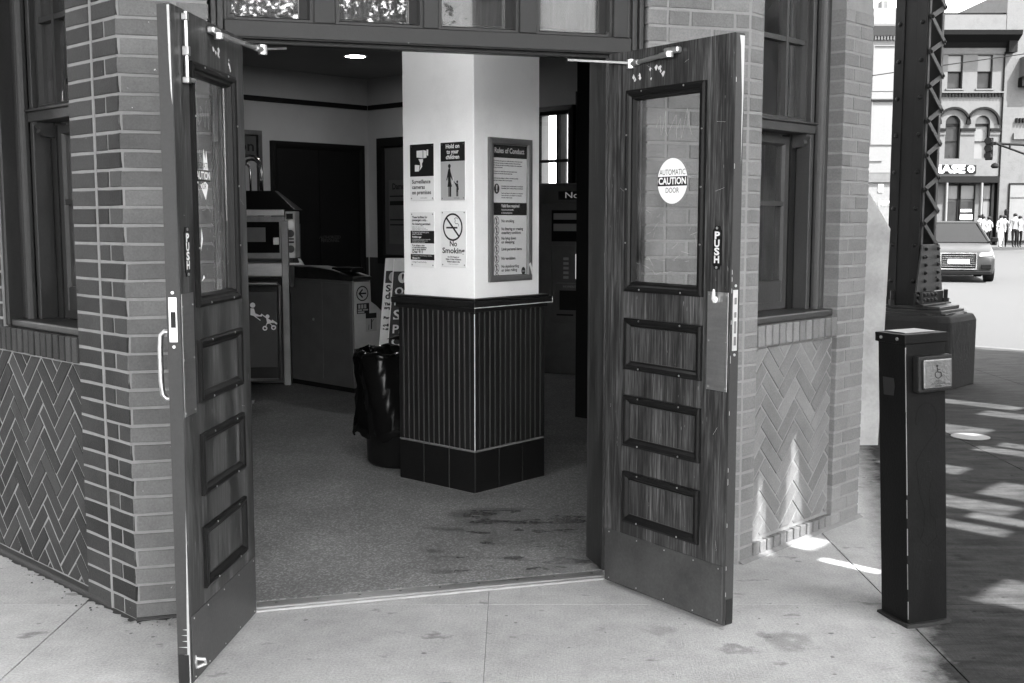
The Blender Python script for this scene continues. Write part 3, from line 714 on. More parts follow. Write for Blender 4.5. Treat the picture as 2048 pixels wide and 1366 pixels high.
        hp = MB(); pts = [F.p(.63, -DT, 1.155), F.p(.63, -DT - .028, 1.158), F.p(.632, -DT - .040, 1.145), F.p(.634, -DT - .043, 1.10), F.p(.634, -DT - .043, 1.0), F.p(.632, -DT - .040, .955), F.p(.63, -DT - .028, .942), F.p(.63, -DT, .945)]
        hp.tube(pts, .0085, 10); obj('pull_handle', hp, 'steel', d, smooth=True)
        sb = MB(); sb.box(F, .582, .604, .001, .020, 2.128, 2.150).box(F, .582, .604, .001, .022, 2.02, 2.05).box(F, .582, .608, .001, .022, 1.935, 1.955)
        sb2 = MB(); sb2.cyl(F.p(.593, .012, 1.94), F.p(.593, .012, 2.155), .006, 10); sb2.cyl(F.p(.593, .014, 1.948), F.p(.552, .02, 1.948), .007, 8)
        obj('bolt_keeper', sb, 'steel', d, bevel=.002); obj('surface_bolt', sb2, 'alu', d)
        tb = MB(); tb.rings([[F.p(.655, t, .075), F.p(.648, t, .10), F.p(.640, t, .075), F.p(.648, t, .055)] for t in (.002, .006)]); tb.tube([F.p(.648, .004, .09), F.p(.640, .03, .085), F.p(.636, .032, .07), F.p(.645, .006, .06)], .006, 8)
        obj('hold_open_catch', tb, 'worn', d)
    obj('screw_heads', sw, 'alu', d)
    for z in (.22, .95, 1.75): obj('hinge', MB().cyl(F.p(-.012, -.02, z), F.p(-.012, -.02, z + .11), .008, 10), 'steel_dark', d)
    obj('hinge_leaf', MB().box(F, -.010, -.002, -.04, -.004, .16, 2.0), 'frame_paint', d)
    # closer arm shoe and scraped veneer
    scp = MB()
    for k in range(9):
        s = .27 + random.uniform(-.03, .05); z = 2.07 + random.uniform(-.03, .02); a = random.uniform(.003, .010)
        scp.poly(F, [(s - a, z), (s, z - a * 1.6), (s + a, z + a * .3), (s + a * .3, z + a)], .0006)
    for k in range(5):
        s = .16 + random.uniform(-.02, .03); z = 2.05 + random.uniform(-.02, .015); a = random.uniform(.003, .008)
        scp.poly(F, [(s - a, z), (s, z - a), (s + a, z), (s, z + a * 1.7)], .0006)
    obj('scraped_veneer', scp, 'cream', d)
    # warning sticker on the glass
    cs = .352 if not left else .40
    cz = 1.657
    cp = MB()
    if not left: cp.disc(F, cs, cz, -.0192, .081, .086, 40)
    else:
        cp.poly(F, [(cs - .06, cz + .02), (cs - .045, cz + .085), (cs - .035, cz + .05), (cs - .02, cz + .09), (cs - .012, cz + .02)], -.0192)
        cp.poly(F, [(cs - .03, cz - .08), (cs + .02, cz - .03), (cs - .03, cz - .02), (cs - .055, cz - .03)], -.0192)
        cp.poly(F, [(cs + .02, cz - .17), (cs + .028, cz - .25), (cs + .01, cz - .21)], -.0192); cp.poly(F, [(cs, cz - .34), (cs + .03, cz - .35), (cs + .01, cz - .33)], -.0192)
    st = obj('caution_sticker', cp, 'white', d)
    obj('sticker_band', MB().box(F, cs - .0795, cs + .0795, -.0190, -.0188, cz - .019, cz + .017), 'ink', st)
    txt('AUTOMATIC', F, cs, -.0187, cz + .032, .03, 'ink', st, width=.140); txt('CAUTION', F, cs, -.0184, cz - .001, .036, 'white', st, width=.148, bold=.0009); txt('DOOR', F, cs, -.0187, cz - .036, .028, 'ink', st, width=.072)
    # hand-scratched scribbles on the glass
    scb = MB(); random.seed(11 + left)
    base = [(.26 + .012 * i + random.uniform(-.012, .012), 1.86 + .05 * math.sin(i * 1.9) + random.uniform(-.02, .02)) for i in range(17)]
    for a, b in zip(base, base[1:]): scb.quadline(F, a, b, .0007, -.0189)
    for k in range(26):
        s, z = random.uniform(.17, .50), random.uniform(1.28, 1.55); a = random.uniform(0, 3.1); l = random.uniform(.006, .05)
        scb.quadline(F, (s, z), (s + l * math.cos(a), z + l * math.sin(a)), .0006, -.0189)
    obj('glass_scratches', scb, 'greyprint', st)
    # scratches in the veneer
    vs_ = MB()
    for k in range(20):
        s, z = random.uniform(.02, .66), random.uniform(.25, 2.1)
        if .11 < s < .55 and (1.22 < z < 2.02 or .28 < z < 1.13): continue
        a = random.uniform(-.6, .6) + (1.57 if random.random() < .5 else 0); l = random.uniform(.008, .05)
        vs_.quadline(F, (s, z), (s + l * math.cos(a), z + l * math.sin(a)), .0006, .0007)
    obj('scratches', vs_, 'lightpanel', d)
    return d
LH, RH = (-.979, 4.199), (.387, 4.604)
FLD = Frame(LH, -94.75, True); FRD = Frame(RH, -54.36)
door(FLD, 'left open wooden door seen nearly edge on, with surface bolt and torn sticker', 1)
door(FRD, 'right open wooden door showing its push side and round caution sticker', 0)
# closer arms: shoe on door, main rod, elbow, second lever to the header
def closer(F, s, elbow, wallpt, label):
    c = thing('door_closer_arm', label, 'door closer', F.p(s, .03, 2.13))
    sh = MB(); sh.box(F, s - .035, s + .04, .001, .026, 2.125, 2.147); obj('shoe', sh, 'alu', c, bevel=.004)
    a = F.p(s, .034, 2.122)
    b = MB(); b.cyl(F.p(s, .028, 2.110), F.p(s, .028, 2.130), .016, 12); obj('pivot', b, 'alu', c)
    e = Vector(elbow); dirv = (e - a).normalized()
    r = MB(); r.cyl(a, a + dirv * .05, .011, 10); r.cyl(a + dirv * .05, e - dirv * .05, .0085, 10); r.cyl(e - dirv * .05, e, .0115, 10); obj('rod', r, 'alu', c, smooth=False)
    k = MB(); k.cyl(e + Vector((0, 0, -.016)), e + Vector((0, 0, .018)), .016, 12); obj('elbow', k, 'alu', c)
    wp = Vector(wallpt); dv = (wp - e).normalized(); nv = Vector((-dv.y, dv.x, 0)).normalized()
    l = MB(); l.rings([[e + nv * .015, e - nv * .015, wp - nv * .009, wp + nv * .009], [e + nv * .015 + Vector((0, 0, .008)), e - nv * .015 + Vector((0, 0, .008)), wp - nv * .009 + Vector((0, 0, .008)), wp + nv * .009 + Vector((0, 0, .008))]])
    obj('lever', l, 'alu', c)
    return c
closer(FLD, .335, FE.p(.505, .155, 2.115), FE.p(.60, -.05, 2.150), 'pale jointed closer arm between the left door and the header')
closer(FRD, .375, FE.p(1.905, .20, 2.112), FE.p(1.735, -.045, 2.150), 'pale jointed closer arm between the right door and the header')

# ------------------------------------------------------------------ elevated track overhead (casts the shade and the sun patches)
DKZ = 5.8; SH = DKZ / math.tan(R(SUN_EL))
FU = Frame((0, 0), 46.0)                       # s = u, t = -v
# gaps in the boarding, as (u0, u1, v0, v1) where their light falls on the pavement
gaps = [(9.17, 9.38, 3.26, 4.4), (8.79, 9.03, 2.7, 3.45), (7.86, 8.22, 3.05, 3.62), (7.40, 7.57, 2.3, 2.93), (7.64, 7.79, 2.2, 2.86),
        (6.60, 6.83, 2.66, 3.2), (6.22, 6.60, 1.7, 2.42), (5.83, 6.07, 2.08, 2.55), (5.68, 5.81, 1.6, 2.26), (5.43, 5.57, 1.95, 2.35),
        (4.46, 4.80, 1.25, 1.72), (4.436, 4.45, 1.6, 1.76), (4.49, 4.53, 2.12, 2.42),
        (4.600, 4.612, 2.5, 2.78), (4.635, 4.648, 2.5, 2.92), (4.670, 4.685, 2.5, 3.02), (4.705, 4.719, 2.5, 2.97), (4.740, 4.753, 2.5, 2.84), (4.775, 4.786, 2.5, 2.72), (4.350, 4.361, 2.62, 2.80), (4.384, 4.397, 2.6, 2.92), (4.419, 4.431, 2.6, 2.84), (11.2, 11.6, 2.5, 3.5)]
deck = thing('elevated_track', 'dark elevated railway deck overhead carried by the riveted steel column', 'railway', UV(9.9, 4.4, 0))
V0, V1, U0, U1 = 1.02 - SH, 5.2, -30.0, 13.3
us = sorted(set([U0, U1] + [g[0] for g in gaps] + [g[1] for g in gaps] + [-20, -10, -6, -2, 0]))
for a, b in zip(us, us[1:]):
    hs = sorted((g[2] - SH, g[3] - SH) for g in gaps if g[0] <= a + 1e-6 and g[1] >= b - 1e-6)
    v = V0
    segs = []
    for h0, h1 in hs:
        if h0 > v: segs.append((v, h0))
        v = max(v, h1)
    segs.append((v, V1))
    if a > 5.4: segs.insert(0, (V0 - 7, V0))  # wider unseen deck added here to deepen the shade on the right-hand paving
    for s0, s1 in segs: obj('deck_board', MB().box(FU, a, b, -s1, -s0, DKZ, DKZ + .05), 'timber', deck)
for v in (V0 + .2, 4.43): 
    g_ = MB(); g_.box(FU, U0, U1, -v - .14, -v + .14, DKZ - .03, DKZ - .001).box(FU, U0, U1, -v - .012, -v + .012, DKZ - .62, DKZ - .03).box(FU, U0, U1, -v - .14, -v + .14, DKZ - .65, DKZ - .62)
    obj('girder', g_, 'col_steel', deck)

stw = thing('light_blocker', 'dark box added out of view to the right, blocking sky light from the paving', 'light blocker', UV(9.5, -.6, 0))  # unseen box added to keep sky light off the right-hand paving
obj('blocker_wall', MB().box(FU, 6.4, 13.2, .45, .60, 0, 2.35), 'col_steel', stw); obj('blocker_wall', MB().box(FU, 6.4, 6.5, .60, 3.0, 0, 2.35), 'col_steel', stw); obj('blocker_roof', MB().box(FU, 6.35, 13.25, .40, 3.05, 2.36, 2.42), 'col_steel', stw)
# ------------------------------------------------------------------ riveted steel column on its concrete footing
sc_ = thing('steel_column', 'riveted steel column with zigzag lacing bars on a graffitied concrete footing', 'column', UV(9.95, 4.5, 0))
PU, PV = 9.79, 4.13
pp = [(0, 0), (.70, 0), (.70, .95), (0, .95)]
def P3(du, dv, z): return UV(PU + du, PV + dv, z)
pl_ = MB(); c_ = .075
foot = [(c_, 0), (.70 - .05, 0), (.70, .05), (.70, .95), (0, .95), (0, c_)]
pl_.rings([[P3(a, b, z) for a, b in foot] for z in (-.01, .60)] + [[P3(.35 + (a - .35) * .93, .475 + (b - .475) * .95, .655) for a, b in foot]])
ft = obj('footing', pl_, 'plinth', sc_, bevel=.02, seg=2)
FPl = Frame(UV(PU, PV).to_2d(), 46)              # face along u (seen right), t outward = -v
grf = MB(); random.seed(5)
for k in range(9):
    s, z = .12 + .05 * k, random.uniform(.30, .55); q = [(s + random.uniform(-.03, .03) , z + random.uniform(-.09, .09)) for i in range(5)]
    for a, b in zip(q, q[1:]): grf.quadline(FPl, a, b, .006, .002)
obj('graffiti', grf, 'ink', ft)
# base plates
bp = MB(); bp.rings([[P3(a, b, z) for a, b in ((.10, .10), (.60, .10), (.60, .86), (.10, .86))] for z in (.656, .70)]); obj('base_plate', bp, 'col_steel2', sc_, bevel=.006)
bp = MB(); bp.rings([[P3(a, b, z) for a, b in ((.13, .13), (.56, .13), (.56, .83), (.13, .83))] for z in (.702, .73)]); obj('base_plate', bp, 'col_steel2', sc_, bevel=.004)
# shaft: laced face along u (right), solid channel face along v (left)
A0, A1, B0, B1 = .18, .52, .36, .66
ztop = DKZ - .66
FRc = Frame(P3(A0, B0, 0).to_2d(), 46)            # laced face: s=u
FLc = Frame(P3(A0, B0, 0).to_2d(), 136, True)     # channel face: s=v
wdc = B1 - B0; lac = A1 - A0
obj('channel', MB().box(FLc, .0, wdc, -.012, .0, .73, ztop), 'col_steel', sc_)
for s0, s1 in ((0, .09), (wdc - .09, wdc)): obj('flange_plate', MB().box(FLc, s0, s1, .001, .014, .73, ztop), 'col_steel', sc_, bevel=.002)
obj('channel', MB().box(FLc, .0, wdc, -lac, -lac + .012, .73, ztop), 'col_steel', sc_)
for v in (0, wdc):
    for u in (0, lac): 
        s0, s1 = (0.013, .055) if u == 0 else (lac - .055, lac - .013)
        obj('flange', MB().box(FRc, s0, s1, -v - .006 if v == 0 else -v - .006, -v + .006, .73, ztop), 'col_steel2', sc_)
z = .98; pit = .305; rv = []
k = 0
while z < ztop - .3:
    for (za, zb, sa, sb) in ((z, z + pit * .62, lac - .03, .03), (z + pit * .62, z + pit, .03, lac - .03)):
        dx, dz = sb - sa, zb - za; L = math.hypot(dx, dz); nx, nz = -dz / L * .024, dx / L * .024; ex, ez = dx / L * .02, dz / L * .02
        mb = MB(); mb.prism(FRc, [(sa - ex + nx, za - ez + nz), (sb + ex + nx, zb + ez + nz), (sb + ex - nx, zb + ez - nz), (sa - ex - nx, za - ez - nz)], .008 + (.010 if sa > sb else 0), .016 + (.010 if sa > sb else 0))
        obj('lacing_bar', mb, 'col_steel2', sc_, bevel=.003)
    rv += [(lac - .03, z), (.03, z + pit * .62)]; z += pit
def rivet(F, s, t, z, r, m, parent, dpt=.018, hexa=False):
    mb = MB(); a = F.p(s, t, z)
    if hexa: mb.cyl(a, a + F.n * dpt, r, 6)
    else:
        ax = F.n; u = ax.orthogonal().normalized(); w_ = ax.cross(u)
        mb.rings([[a + ax * (dpt * h) + (u * math.cos(math.pi * i / 4) + w_ * math.sin(math.pi * i / 4)) * r * q for i in range(8)] for h, q in ((0, 1), (.5, .85), (1, .35))])
    return obj('rivet' if not hexa else 'bolt', mb, m, parent)
for s, z in rv: rivet(FRc, s, .018 if s > .1 else .026, z, .019, 'col_steel', sc_)
z = .95
while z < 3.6:
    rivet(FLc, .045, .014, z, .022, 'col_steel', sc_); rivet(FLc, wdc - .045, .014, z, .022, 'col_steel', sc_); z += .33
# flared gusset with bolts
gp = MB(); gp.prism(FRc, [(-.10, .855), (lac + .115, .855), (lac + .022, 1.285), (-.012, 1.285)], .016, .030)
gs = obj('gusset_plate', gp, 'col_steel2', sc_, bevel=.003)
for i in range(6):
    for s in (.065, lac - .015): rivet(FRc, s + (0 if s < .1 else .01 * (5 - i) / 3), .030, .88 + i * .073, .018, 'col_steel', gs, .022)
ag = MB(); ag.box(FRc, -.12, lac + .14, .016, .032, .732, .85).box(FRc, -.12, lac + .14, .032, .11, .732, .748)
an = obj('base_angle', ag, 'col_steel', sc_, bevel=.003)
for i in range(6):
    for z in (.775, .825): rivet(FRc, -.09 + i * .078, .032, z, .019, 'col_steel2', an, .02)
for du, dv in ((-.05, -.02), (lac + .16, -.02), (lac + .16, .30), (-.09, .30)):
    mb = MB(); c = FRc.p(du, .045 if dv < 0 else -.2, .73); mb.cyl(c, c + Vector((0, 0, .05)), .034, 6); mb.cyl(c + Vector((0, 0, .05)), c + Vector((0, 0, .13)), .02, 10); obj('anchor_bolt', mb, 'col_steel', sc_)
# scaly grout around the plate
random.seed(9); gm = MB()
ring_ = []
for i in range(40):
    a = 2 * math.pi * i / 40; ring_.append((.35 + .30 * math.copysign(abs(math.cos(a)) ** .35, math.cos(a)), .48 + .42 * math.copysign(abs(math.sin(a)) ** .35, math.sin(a))))
gm.rings([[P3(a + random.uniform(-.012, .012), b + random.uniform(-.012, .012), z + random.uniform(-.006, .006)) for a, b in ring_] for z in (.64, .672)]); obj('grout_bed', gm, 'col_steel2', sc_)

# ------------------------------------------------------------------ pale concrete wing wall behind the brick corner
cw = MB(); cw.rings([[Vector((x, y, z)) for x, z in ((1.9, -.01), (2.468, -.01), (2.500, 1.45), (2.345, 1.70), (1.9, 2.25))] for y in (7.50, 8.6)])
tag(obj('concrete_wall', cw, 'concrete', bevel=.012, seg=2), 'pale stained concrete wing wall with a sloping top beside the brick corner', 'wall')

# ------------------------------------------------------------------ door-opener post
BA = 16.0
bo = thing('door_opener_post', 'tall dark square steel post with a wheelchair push button', 'post', (1.52, 4.2, 0))
tilt = Matrix.Translation((1.536, 4.186, 0)) @ Matrix.Rotation(R(-2.5), 4, 'Y') @ Matrix.Rotation(R(-.6), 4, 'X') @ Matrix.Rotation(R(BA), 4, 'Z')
hb = .085
def bb(name, x0, x1, y0, y1, z0, z1, m, bev=.003, parent=bo, seg=2):
    mb = MB(); mb.add([tilt @ Vector((x, y, z)) for z in (z0, z1) for x, y in ((x0, y0), (x1, y0), (x1, y1), (x0, y1))], [(0, 3, 2, 1), (4, 5, 6, 7), (0, 1, 5, 4), (1, 2, 6, 5), (2, 3, 7, 6), (3, 0, 4, 7)])
    return obj(name, mb, m, parent, bevel=bev, seg=seg)
bb('shaft', -hb, hb, -hb, hb, .0, 1.075, 'bollard', .004)
cp_ = bb('cap', -hb - .008, hb + .008, -hb - .008, hb + .008, 1.062, 1.097, 'bollard', .003)
bb('cap_plate', -hb + .02, hb - .02, -hb + .03, hb - .01, 1.0975, 1.101, 'steel_dark', .001, cp_)
for x in (-.05, .05):
    m_ = MB(); m_.cyl(tilt @ Vector((-hb - .008, x, 1.08)), tilt @ Vector((-hb - .013, x, 1.08)), .006, 8); obj('cap_screw', m_, 'alu', cp_)
random.seed(14); zc = .03
while zc < 1.04:
    zn = min(1.05, zc + random.uniform(.05, .22)); bb('corner_wear', -hb - .0004, -hb + random.uniform(.0012, .004), -hb - .0004, -hb + random.uniform(.0012, .004), zc, zn, 'bollard_edge', .0008); zc = zn + random.uniform(.0, .05) * (zc < .5)
def face_pts(pts): return [tilt @ Vector((x, -hb - .0008, z)) for x, z in pts]
gmk = MB()
def gline(pts, wd):
    for (x0, z0), (x1, z1) in zip(pts, pts[1:]):
        L = math.hypot(x1 - x0, z1 - z0) or 1; nx, nz = -(z1 - z0) / L * wd / 2, (x1 - x0) / L * wd / 2
        gmk.add(face_pts([(x0 + nx, z0 + nz), (x1 + nx, z1 + nz), (x1 - nx, z1 - nz), (x0 - nx, z0 - nz)]), [(0, 1, 2, 3)])
gline([(-.05 + .045 * math.cos(a) + .05, .78 + .06 * math.sin(a)) for a in [R(200 - 14 * i) for i in range(18)]], .006)
gline([(.05, .74), (-.02, .66), (-.045, .62), (-.03, .5), (-.01, .44), (-.015, .36), (-.03, .33)], .0035); gline([(.02, .55), (.01, .5), (.015, .42), (.035, .40), (.04, .33), (.0, .30), (-.03, .33)], .003)
obj('graffiti', gmk, 'far_dark', bo)
scf = MB()
for k in range(14):
    x, z = random.uniform(-hb + .01, hb - .01), random.uniform(.1, .86); l = random.uniform(.004, .03); a = random.uniform(-.5, .5) + (1.57 if random.random() < .4 else 0)
    scf.add(face_pts([(x, z), (x + l * math.cos(a), z + l * math.sin(a)), (x + l * math.cos(a) + .0006, z + l * math.sin(a) + .001), (x + .0006, z + .001)]), [(0, 1, 2, 3)])
obj('scuffs', scf, 'plinth', bo)
bs_ = MB(); random.seed(4)
bs_.add([tilt @ Vector((x + random.uniform(-.006, .006), y + random.uniform(-.006, .006), z)) for z in (0, .014) for x, y in ((-.097, -.097), (0, -.104), (.098, -.097), (.103, 0), (.097, .098), (0, .1), (-.098, .097), (-.102, 0))], [tuple(range(8)), tuple(range(8, 16))] + [(i, (i + 1) % 8, 8 + (i + 1) % 8, 8 + i) for i in range(8)])
obj('grout_collar', bs_, 'plinth', bo)
bx_ = bb('button_box', -.056, hb + .004, -hb - .036, -hb + .0, .885, 1.018, 'black_matt', .006)
pl2 = bb('push_plate', -.042, hb - .006, -hb - .048, -hb - .037, .897, 1.006, 'btn', .005, bx_)
FB = Frame((0, 0), 0); 
class TF_(Frame):
    def __init__(f): pass
    def p(f, s, t, z): return tilt @ Vector((s, -hb - .0485 - t, z))
    def mat(f, s, t, z): return tilt @ Matrix.Translation((s, -hb - .0485 - t, z)) @ Matrix.Rotation(R(90), 4, 'X')
FT = TF_()
wc = MB(); c0, z0 = .018, .955
wc.ring(FT, c0, z0 - .006, .0006, .0115, .0145, a0=R(120), a1=R(400)); wc.disc(FT, c0 - .004, z0 + .026, .0006, .0045)
wc.quadline(FT, (c0 - .004, z0 + .020), (c0 - .002, z0 + .002), .004, .0006); wc.quadline(FT, (c0 - .003, z0 + .003), (c0 + .010, z0 + .002), .004, .0006); wc.quadline(FT, (c0 + .010, z0 + .002), (c0 + .016, z0 - .014), .004, .0006); wc.quadline(FT, (c0 - .003, z0 + .013), (c0 + .008, z0 + .012), .003, .0006)
obj('wheelchair_symbol', wc, 'ink', pl2)
txt('PUSH\nTO OPERATE\nDOOR', FT, c0, .0006, .916, .010, 'ink', pl2, leading=.95)
stk = MB(); stk.add([tilt @ Vector((-hb - .0012, y, z)) for y, z in ((.055, .93), (-.015, .93), (-.02, .90), (-.012, .865), (.05, .862))], [(0, 1, 2, 3, 4)])
obj('old_sticker', stk, 'ink', bo)

# ------------------------------------------------------------------ lobby column with panelled base and signs
CC = (-.203, 6.107); CA, CB = .611, .591
col = thing('lobby_column', 'square cream column with dark beadboard base standing inside the doorway', 'column', (-.2, 6.5, 0))
FCL = Frame(CC, 138.06, True); FCR = Frame(CC, 48.06)          # base faces; shaft is set in by 25 mm
def cpt(a, b): return FCL.d * a + FCR.d * b + Vector((CC[0], CC[1], 0))
def crect(mb, ins, z0, z1): mb.rings([[cpt(a, b) + Vector((0, 0, z)) for a, b in ((ins, ins), (CA - ins, ins), (CA - ins, CB - ins), (ins, CB - ins))] for z in (z0, z1)]); return mb
obj('shaft', crect(MB(), .025, 1.08, 3.2), 'plaster', col, bevel=.004)
obj('base_backing', crect(MB(), .009, .25, 1.03), 'wains_bead', col)
obj('tile_backing', crect(MB(), .007, .006, .238), 'grout', col)
cr = obj('chair_rail', crect(MB(), -.030, 1.036, 1.070), 'wainscot', col, bevel=.005, seg=2)
obj('rail_bead', crect(MB(), -.018, 1.071, 1.084), 'wainscot', cr, bevel=.004); obj('rail_bead', crect(MB(), -.012, 1.010, 1.035), 'wainscot', cr, bevel=.003)
obj('worn_edge', MB().cyl(cpt(-.0305, -.0305) + Vector((0, 0, 1.037)), cpt(-.0305, CB + .03) + Vector((0, 0, 1.037)), .0022, 6).cyl(cpt(-.0305, CB + .0305) + Vector((0, 0, 1.037)), cpt(-.0305, CB + .0305) + Vector((0, 0, 1.069)), .0018, 6), 'cream', cr)
obj('base_cap', crect(MB(), .0005, .2385, .247), 'wains_bead', col, bevel=.003)
for F, Ln, n in ((FCL, CA, 13), (FCR, CB, 12)):
    m0 = .040; st_ = (Ln - 2 * m0) / n
    obj('corner_stile', MB().box(F, .002, m0 - .004, -.03, -.001, .248, 1.009), 'wainscot', col, bevel=.002)
    obj('corner_stile', MB().box(F, Ln - m0 + .004, Ln - .002, -.03, -.001, .248, 1.009), 'wainscot', col, bevel=.002)
    for k in range(n):
        a = m0 + st_ * k + .0035; b = a + st_ - .007
        obj('board', MB().box(F, a, b, -.03, -.003, .248, 1.009), 'wainscot', col, bevel=.002)
    tw = Ln / 3
    for k in range(3):
        a, b = tw * k + .003, tw * (k + 1) - .003
        obj('tile', MB().box(F, a, b, -.03, -.001, .010, .236), 'tile', col, bevel=.001)
obj('corner_trim', MB().cyl(cpt(.0, .0) + Vector((0, 0, .25)), cpt(.0, .0) + Vector((0, 0, 1.0)), .0028, 6), 'cream', col)
FSL = Frame(CC, 138.06, True)
FSL.o = FSL.o - FSL.n * .025 + FSL.d * .051; FSR = Frame(CC, 48.06); FSR.o = FSR.o - FSR.n * .025
def sign(F, s0, s1, z0, z1, label, base='white', cat='sign'):
    s = thing('wall_sign', label, cat, F.p((s0 + s1) / 2, .002, z0))
    obj('plate', MB().box(F, s0, s1, .0005, .004, z0, z1), base, s, bevel=.001)
    for a in (s0 + .012, s1 - .012):
        for z in (z0 + .012, z1 - .012):
            obj('rivet', MB().cyl(F.p(a, .004, z), F.p(a, .0055, z), .004, 8), 'steel_dark' if base != 'black' else 'alu', s)
    return s
T1 = .0047; T2 = .0052
def block(F, s0, s1, z0, z1, m, parent, name='printed_block', t=T1): return obj(name, MB().box(F, s0, s1, .0041, t, z0, z1), m, parent)
# surveillance sign
s = sign(FSL, .278, .471, 1.618, 1.931, 'surveillance cameras sign, upper left of four on the cream column')
block(FSL, .279, .470, 1.752, 1.930, 'ink', s)
cm = MB(); X = lambda k: .470 - k            # k from the viewer's left
cm.poly(FSL, [(X(.055), 1.895), (X(.055), 1.858), (X(.105), 1.852), (X(.105), 1.896)], T2); cm.poly(FSL, [(X(.109), 1.897), (X(.109), 1.852), (X(.135), 1.854), (X(.135), 1.892)], T2)
cm.poly(FSL, [(X(.137), 1.899), (X(.137), 1.868), (X(.148), 1.864), (X(.150), 1.898)], T2)
cm.poly(FSL, [(X(.070), 1.848), (X(.107), 1.848), (X(.107), 1.835), (X(.098), 1.822), (X(.100), 1.805), (X(.076), 1.782), (X(.086), 1.808), (X(.082), 1.83)], T2)
cm.poly(FSL, [(X(.040), 1.817), (X(.040), 1.780), (X(.072), 1.780), (X(.080), 1.814)], T2)
obj('camera_pictogram', cm, 'white', s)
for k, ln in enumerate(('Surveillance', 'cameras', 'on premises')): txt(ln, FSL, .455, T2, 1.722 - .030 * k, .030, 'ink', s, 'LEFT', width=(.150, .104, .154)[k], bold=.0006)
txt('transit police', FSL, .36, T2, 1.632, .010, 'ink', s)
# hold on to your children
s = sign(FSL, .036, .224, 1.616, 1.931, 'hold on to your children sign, upper right of four on the cream column')
block(FSL, .037, .223, 1.828, 1.930, 'ink', s); block(FSL, .037, .223, 1.617, 1.827, 'greyprint', s)
for k, ln in enumerate(('Hold on', 'to your', 'children')): txt(ln, FSL, .130, T2, 1.908 - .029 * k, .031, 'white', s, width=(.104, .092, .102)[k], bold=.0007)
pm = MB(); X = lambda k: .223 - k
pm.disc(FSL, X(.068), 1.802, T2, .0105, .0115, 16)
pm.poly(FSL, [(X(.062), 1.790), (X(.074), 1.790), (X(.078), 1.770), (X(.094), 1.728), (X(.089), 1.724), (X(.077), 1.745), (X(.079), 1.718), (X(.088), 1.690), (X(.052), 1.690), (X(.058), 1.718), (X(.057), 1.745), (X(.049), 1.724), (X(.044), 1.726), (X(.056), 1.772)], T2)
pm.box(FSL, X(.068), X(.060), .0047, T2, 1.636, 1.690); pm.box(FSL, X(.081), X(.071), .0047, T2, 1.636, 1.690)
pm.disc(FSL, X(.128), 1.716, T2, .007, .0075, 14)
pm.poly(FSL, [(X(.122), 1.707), (X(.134), 1.707), (X(.140), 1.675), (X(.134), 1.668), (X(.136), 1.662), (X(.120), 1.662), (X(.122), 1.685), (X(.104), 1.722), (X(.101), 1.718)], T2)
pm.box(FSL, X(.127), X(.121), .0047, T2, 1.637, 1.662); pm.box(FSL, X(.135), X(.129), .0047, T2, 1.637, 1.662)
obj('adult_and_child_pictogram', pm, 'ink', s); 
dsh = MB()
for k in range(4): dsh.box(FSL, X(.100 - .003 * k) - .002, X(.100 - .003 * k) + .002, T2, T2 + .0003, 1.736 - .009 * k - .002, 1.736 - .009 * k + .003)
obj('dashes', dsh, 'white', s); txt('hold hands', FSL, .10, T2, 1.628, .010, 'ink', s)
# dial 911
s = sign(FSL, .278, .472, 1.244, 1.553, 'small-print facilities and emergency call notice, lower left on the cream column')
block(FSL, .279, .471, 1.378, 1.448, 'ink', s); block(FSL, .279, .471, 1.284, 1.316, 'ink', s)
L_ = lambda body, z, sz, m, wd=None, bold=0.0: txt(body, FSL, .457, T2, z, sz, m, s, 'LEFT', width=wd, bold=bold)
L_('These facilities for', 1.524, .018, 'ink', .125, .0005); L_('passengers only...', 1.508, .018, 'ink', .125, .0005); L_('No loitering permitted.', 1.486, .018, 'ink', .150, .0005)
for k in range(3): L_('Violators are subject to arrest and prosecution'[:30 + 5 * k], 1.470 - .0075 * k, .008, 'ink')
L_('Entrega de facilidades para', 1.440, .013, 'white', .135); L_('pasajeros solamente', 1.430, .013, 'white', .08); L_('Prohibido vagar', 1.413, .014, 'white', .075, .0004)
for k in range(3): L_('Los infractores seran arrestados y procesados'[:45 - 6 * k], 1.400 - .008 * k, .008, 'white')
L_('If you witness a crime', 1.366, .014, 'ink', .10, .0004); L_('or need police assistance,', 1.355, .014, 'ink', .118, .0004); L_('use the nearest telephone', 1.344, .014, 'ink', .112, .0004)
L_('Dial 911', 1.329, .022, 'ink', .085, .0005); L_('Si presencia un crimen llame por telefono', 1.308, .010, 'white', .16); L_('Marque 911', 1.294, .014, 'white', .062, .0004); L_('Chicago Transit Authority', 1.272, .012, 'ink', .115)
# no smoking
s = sign(FSL, .031, .224, 1.251, 1.561, 'no smoking sign with crossed-out cigarette, lower right on the cream column')
ns = MB(); c0, z0 = .132, 1.470
ns.ring(FSL, c0, z0, T2, .066, .076, 1.0, 40)
ns.quadline(FSL, (c0 + .048, z0 + .050), (c0 - .048, z0 - .050), .011, T2)
ns.box(FSL, c0 - .036, c0 + .050, .0041, T2, z0 - .008, z0 + .001)
obj('no_smoking_symbol', ns, 'ink', s)
sm = MB()
pts = [(c0 - .044, z0 + .004), (c0 - .046, z0 + .014), (c0 - .038, z0 + .020), (c0 - .024, z0 + .018), (c0 - .016, z0 + .028), (c0 - .022, z0 + .036), (c0 - .014, z0 + .046), (c0 - .028, z0 + .052), (c0 - .040, z0 + .044)]
for a, b in zip(pts, pts[1:]): sm.quadline(FSL, a, b, .0028, T2)
obj('smoke_line', sm, 'ink', s)
txt('No', FSL, .128, T2, 1.378, .042, 'ink', s, width=.056, bold=.0008); txt('Smoking', FSL, .128, T2, 1.340, .042, 'ink', s, width=.172, bold=.0008)
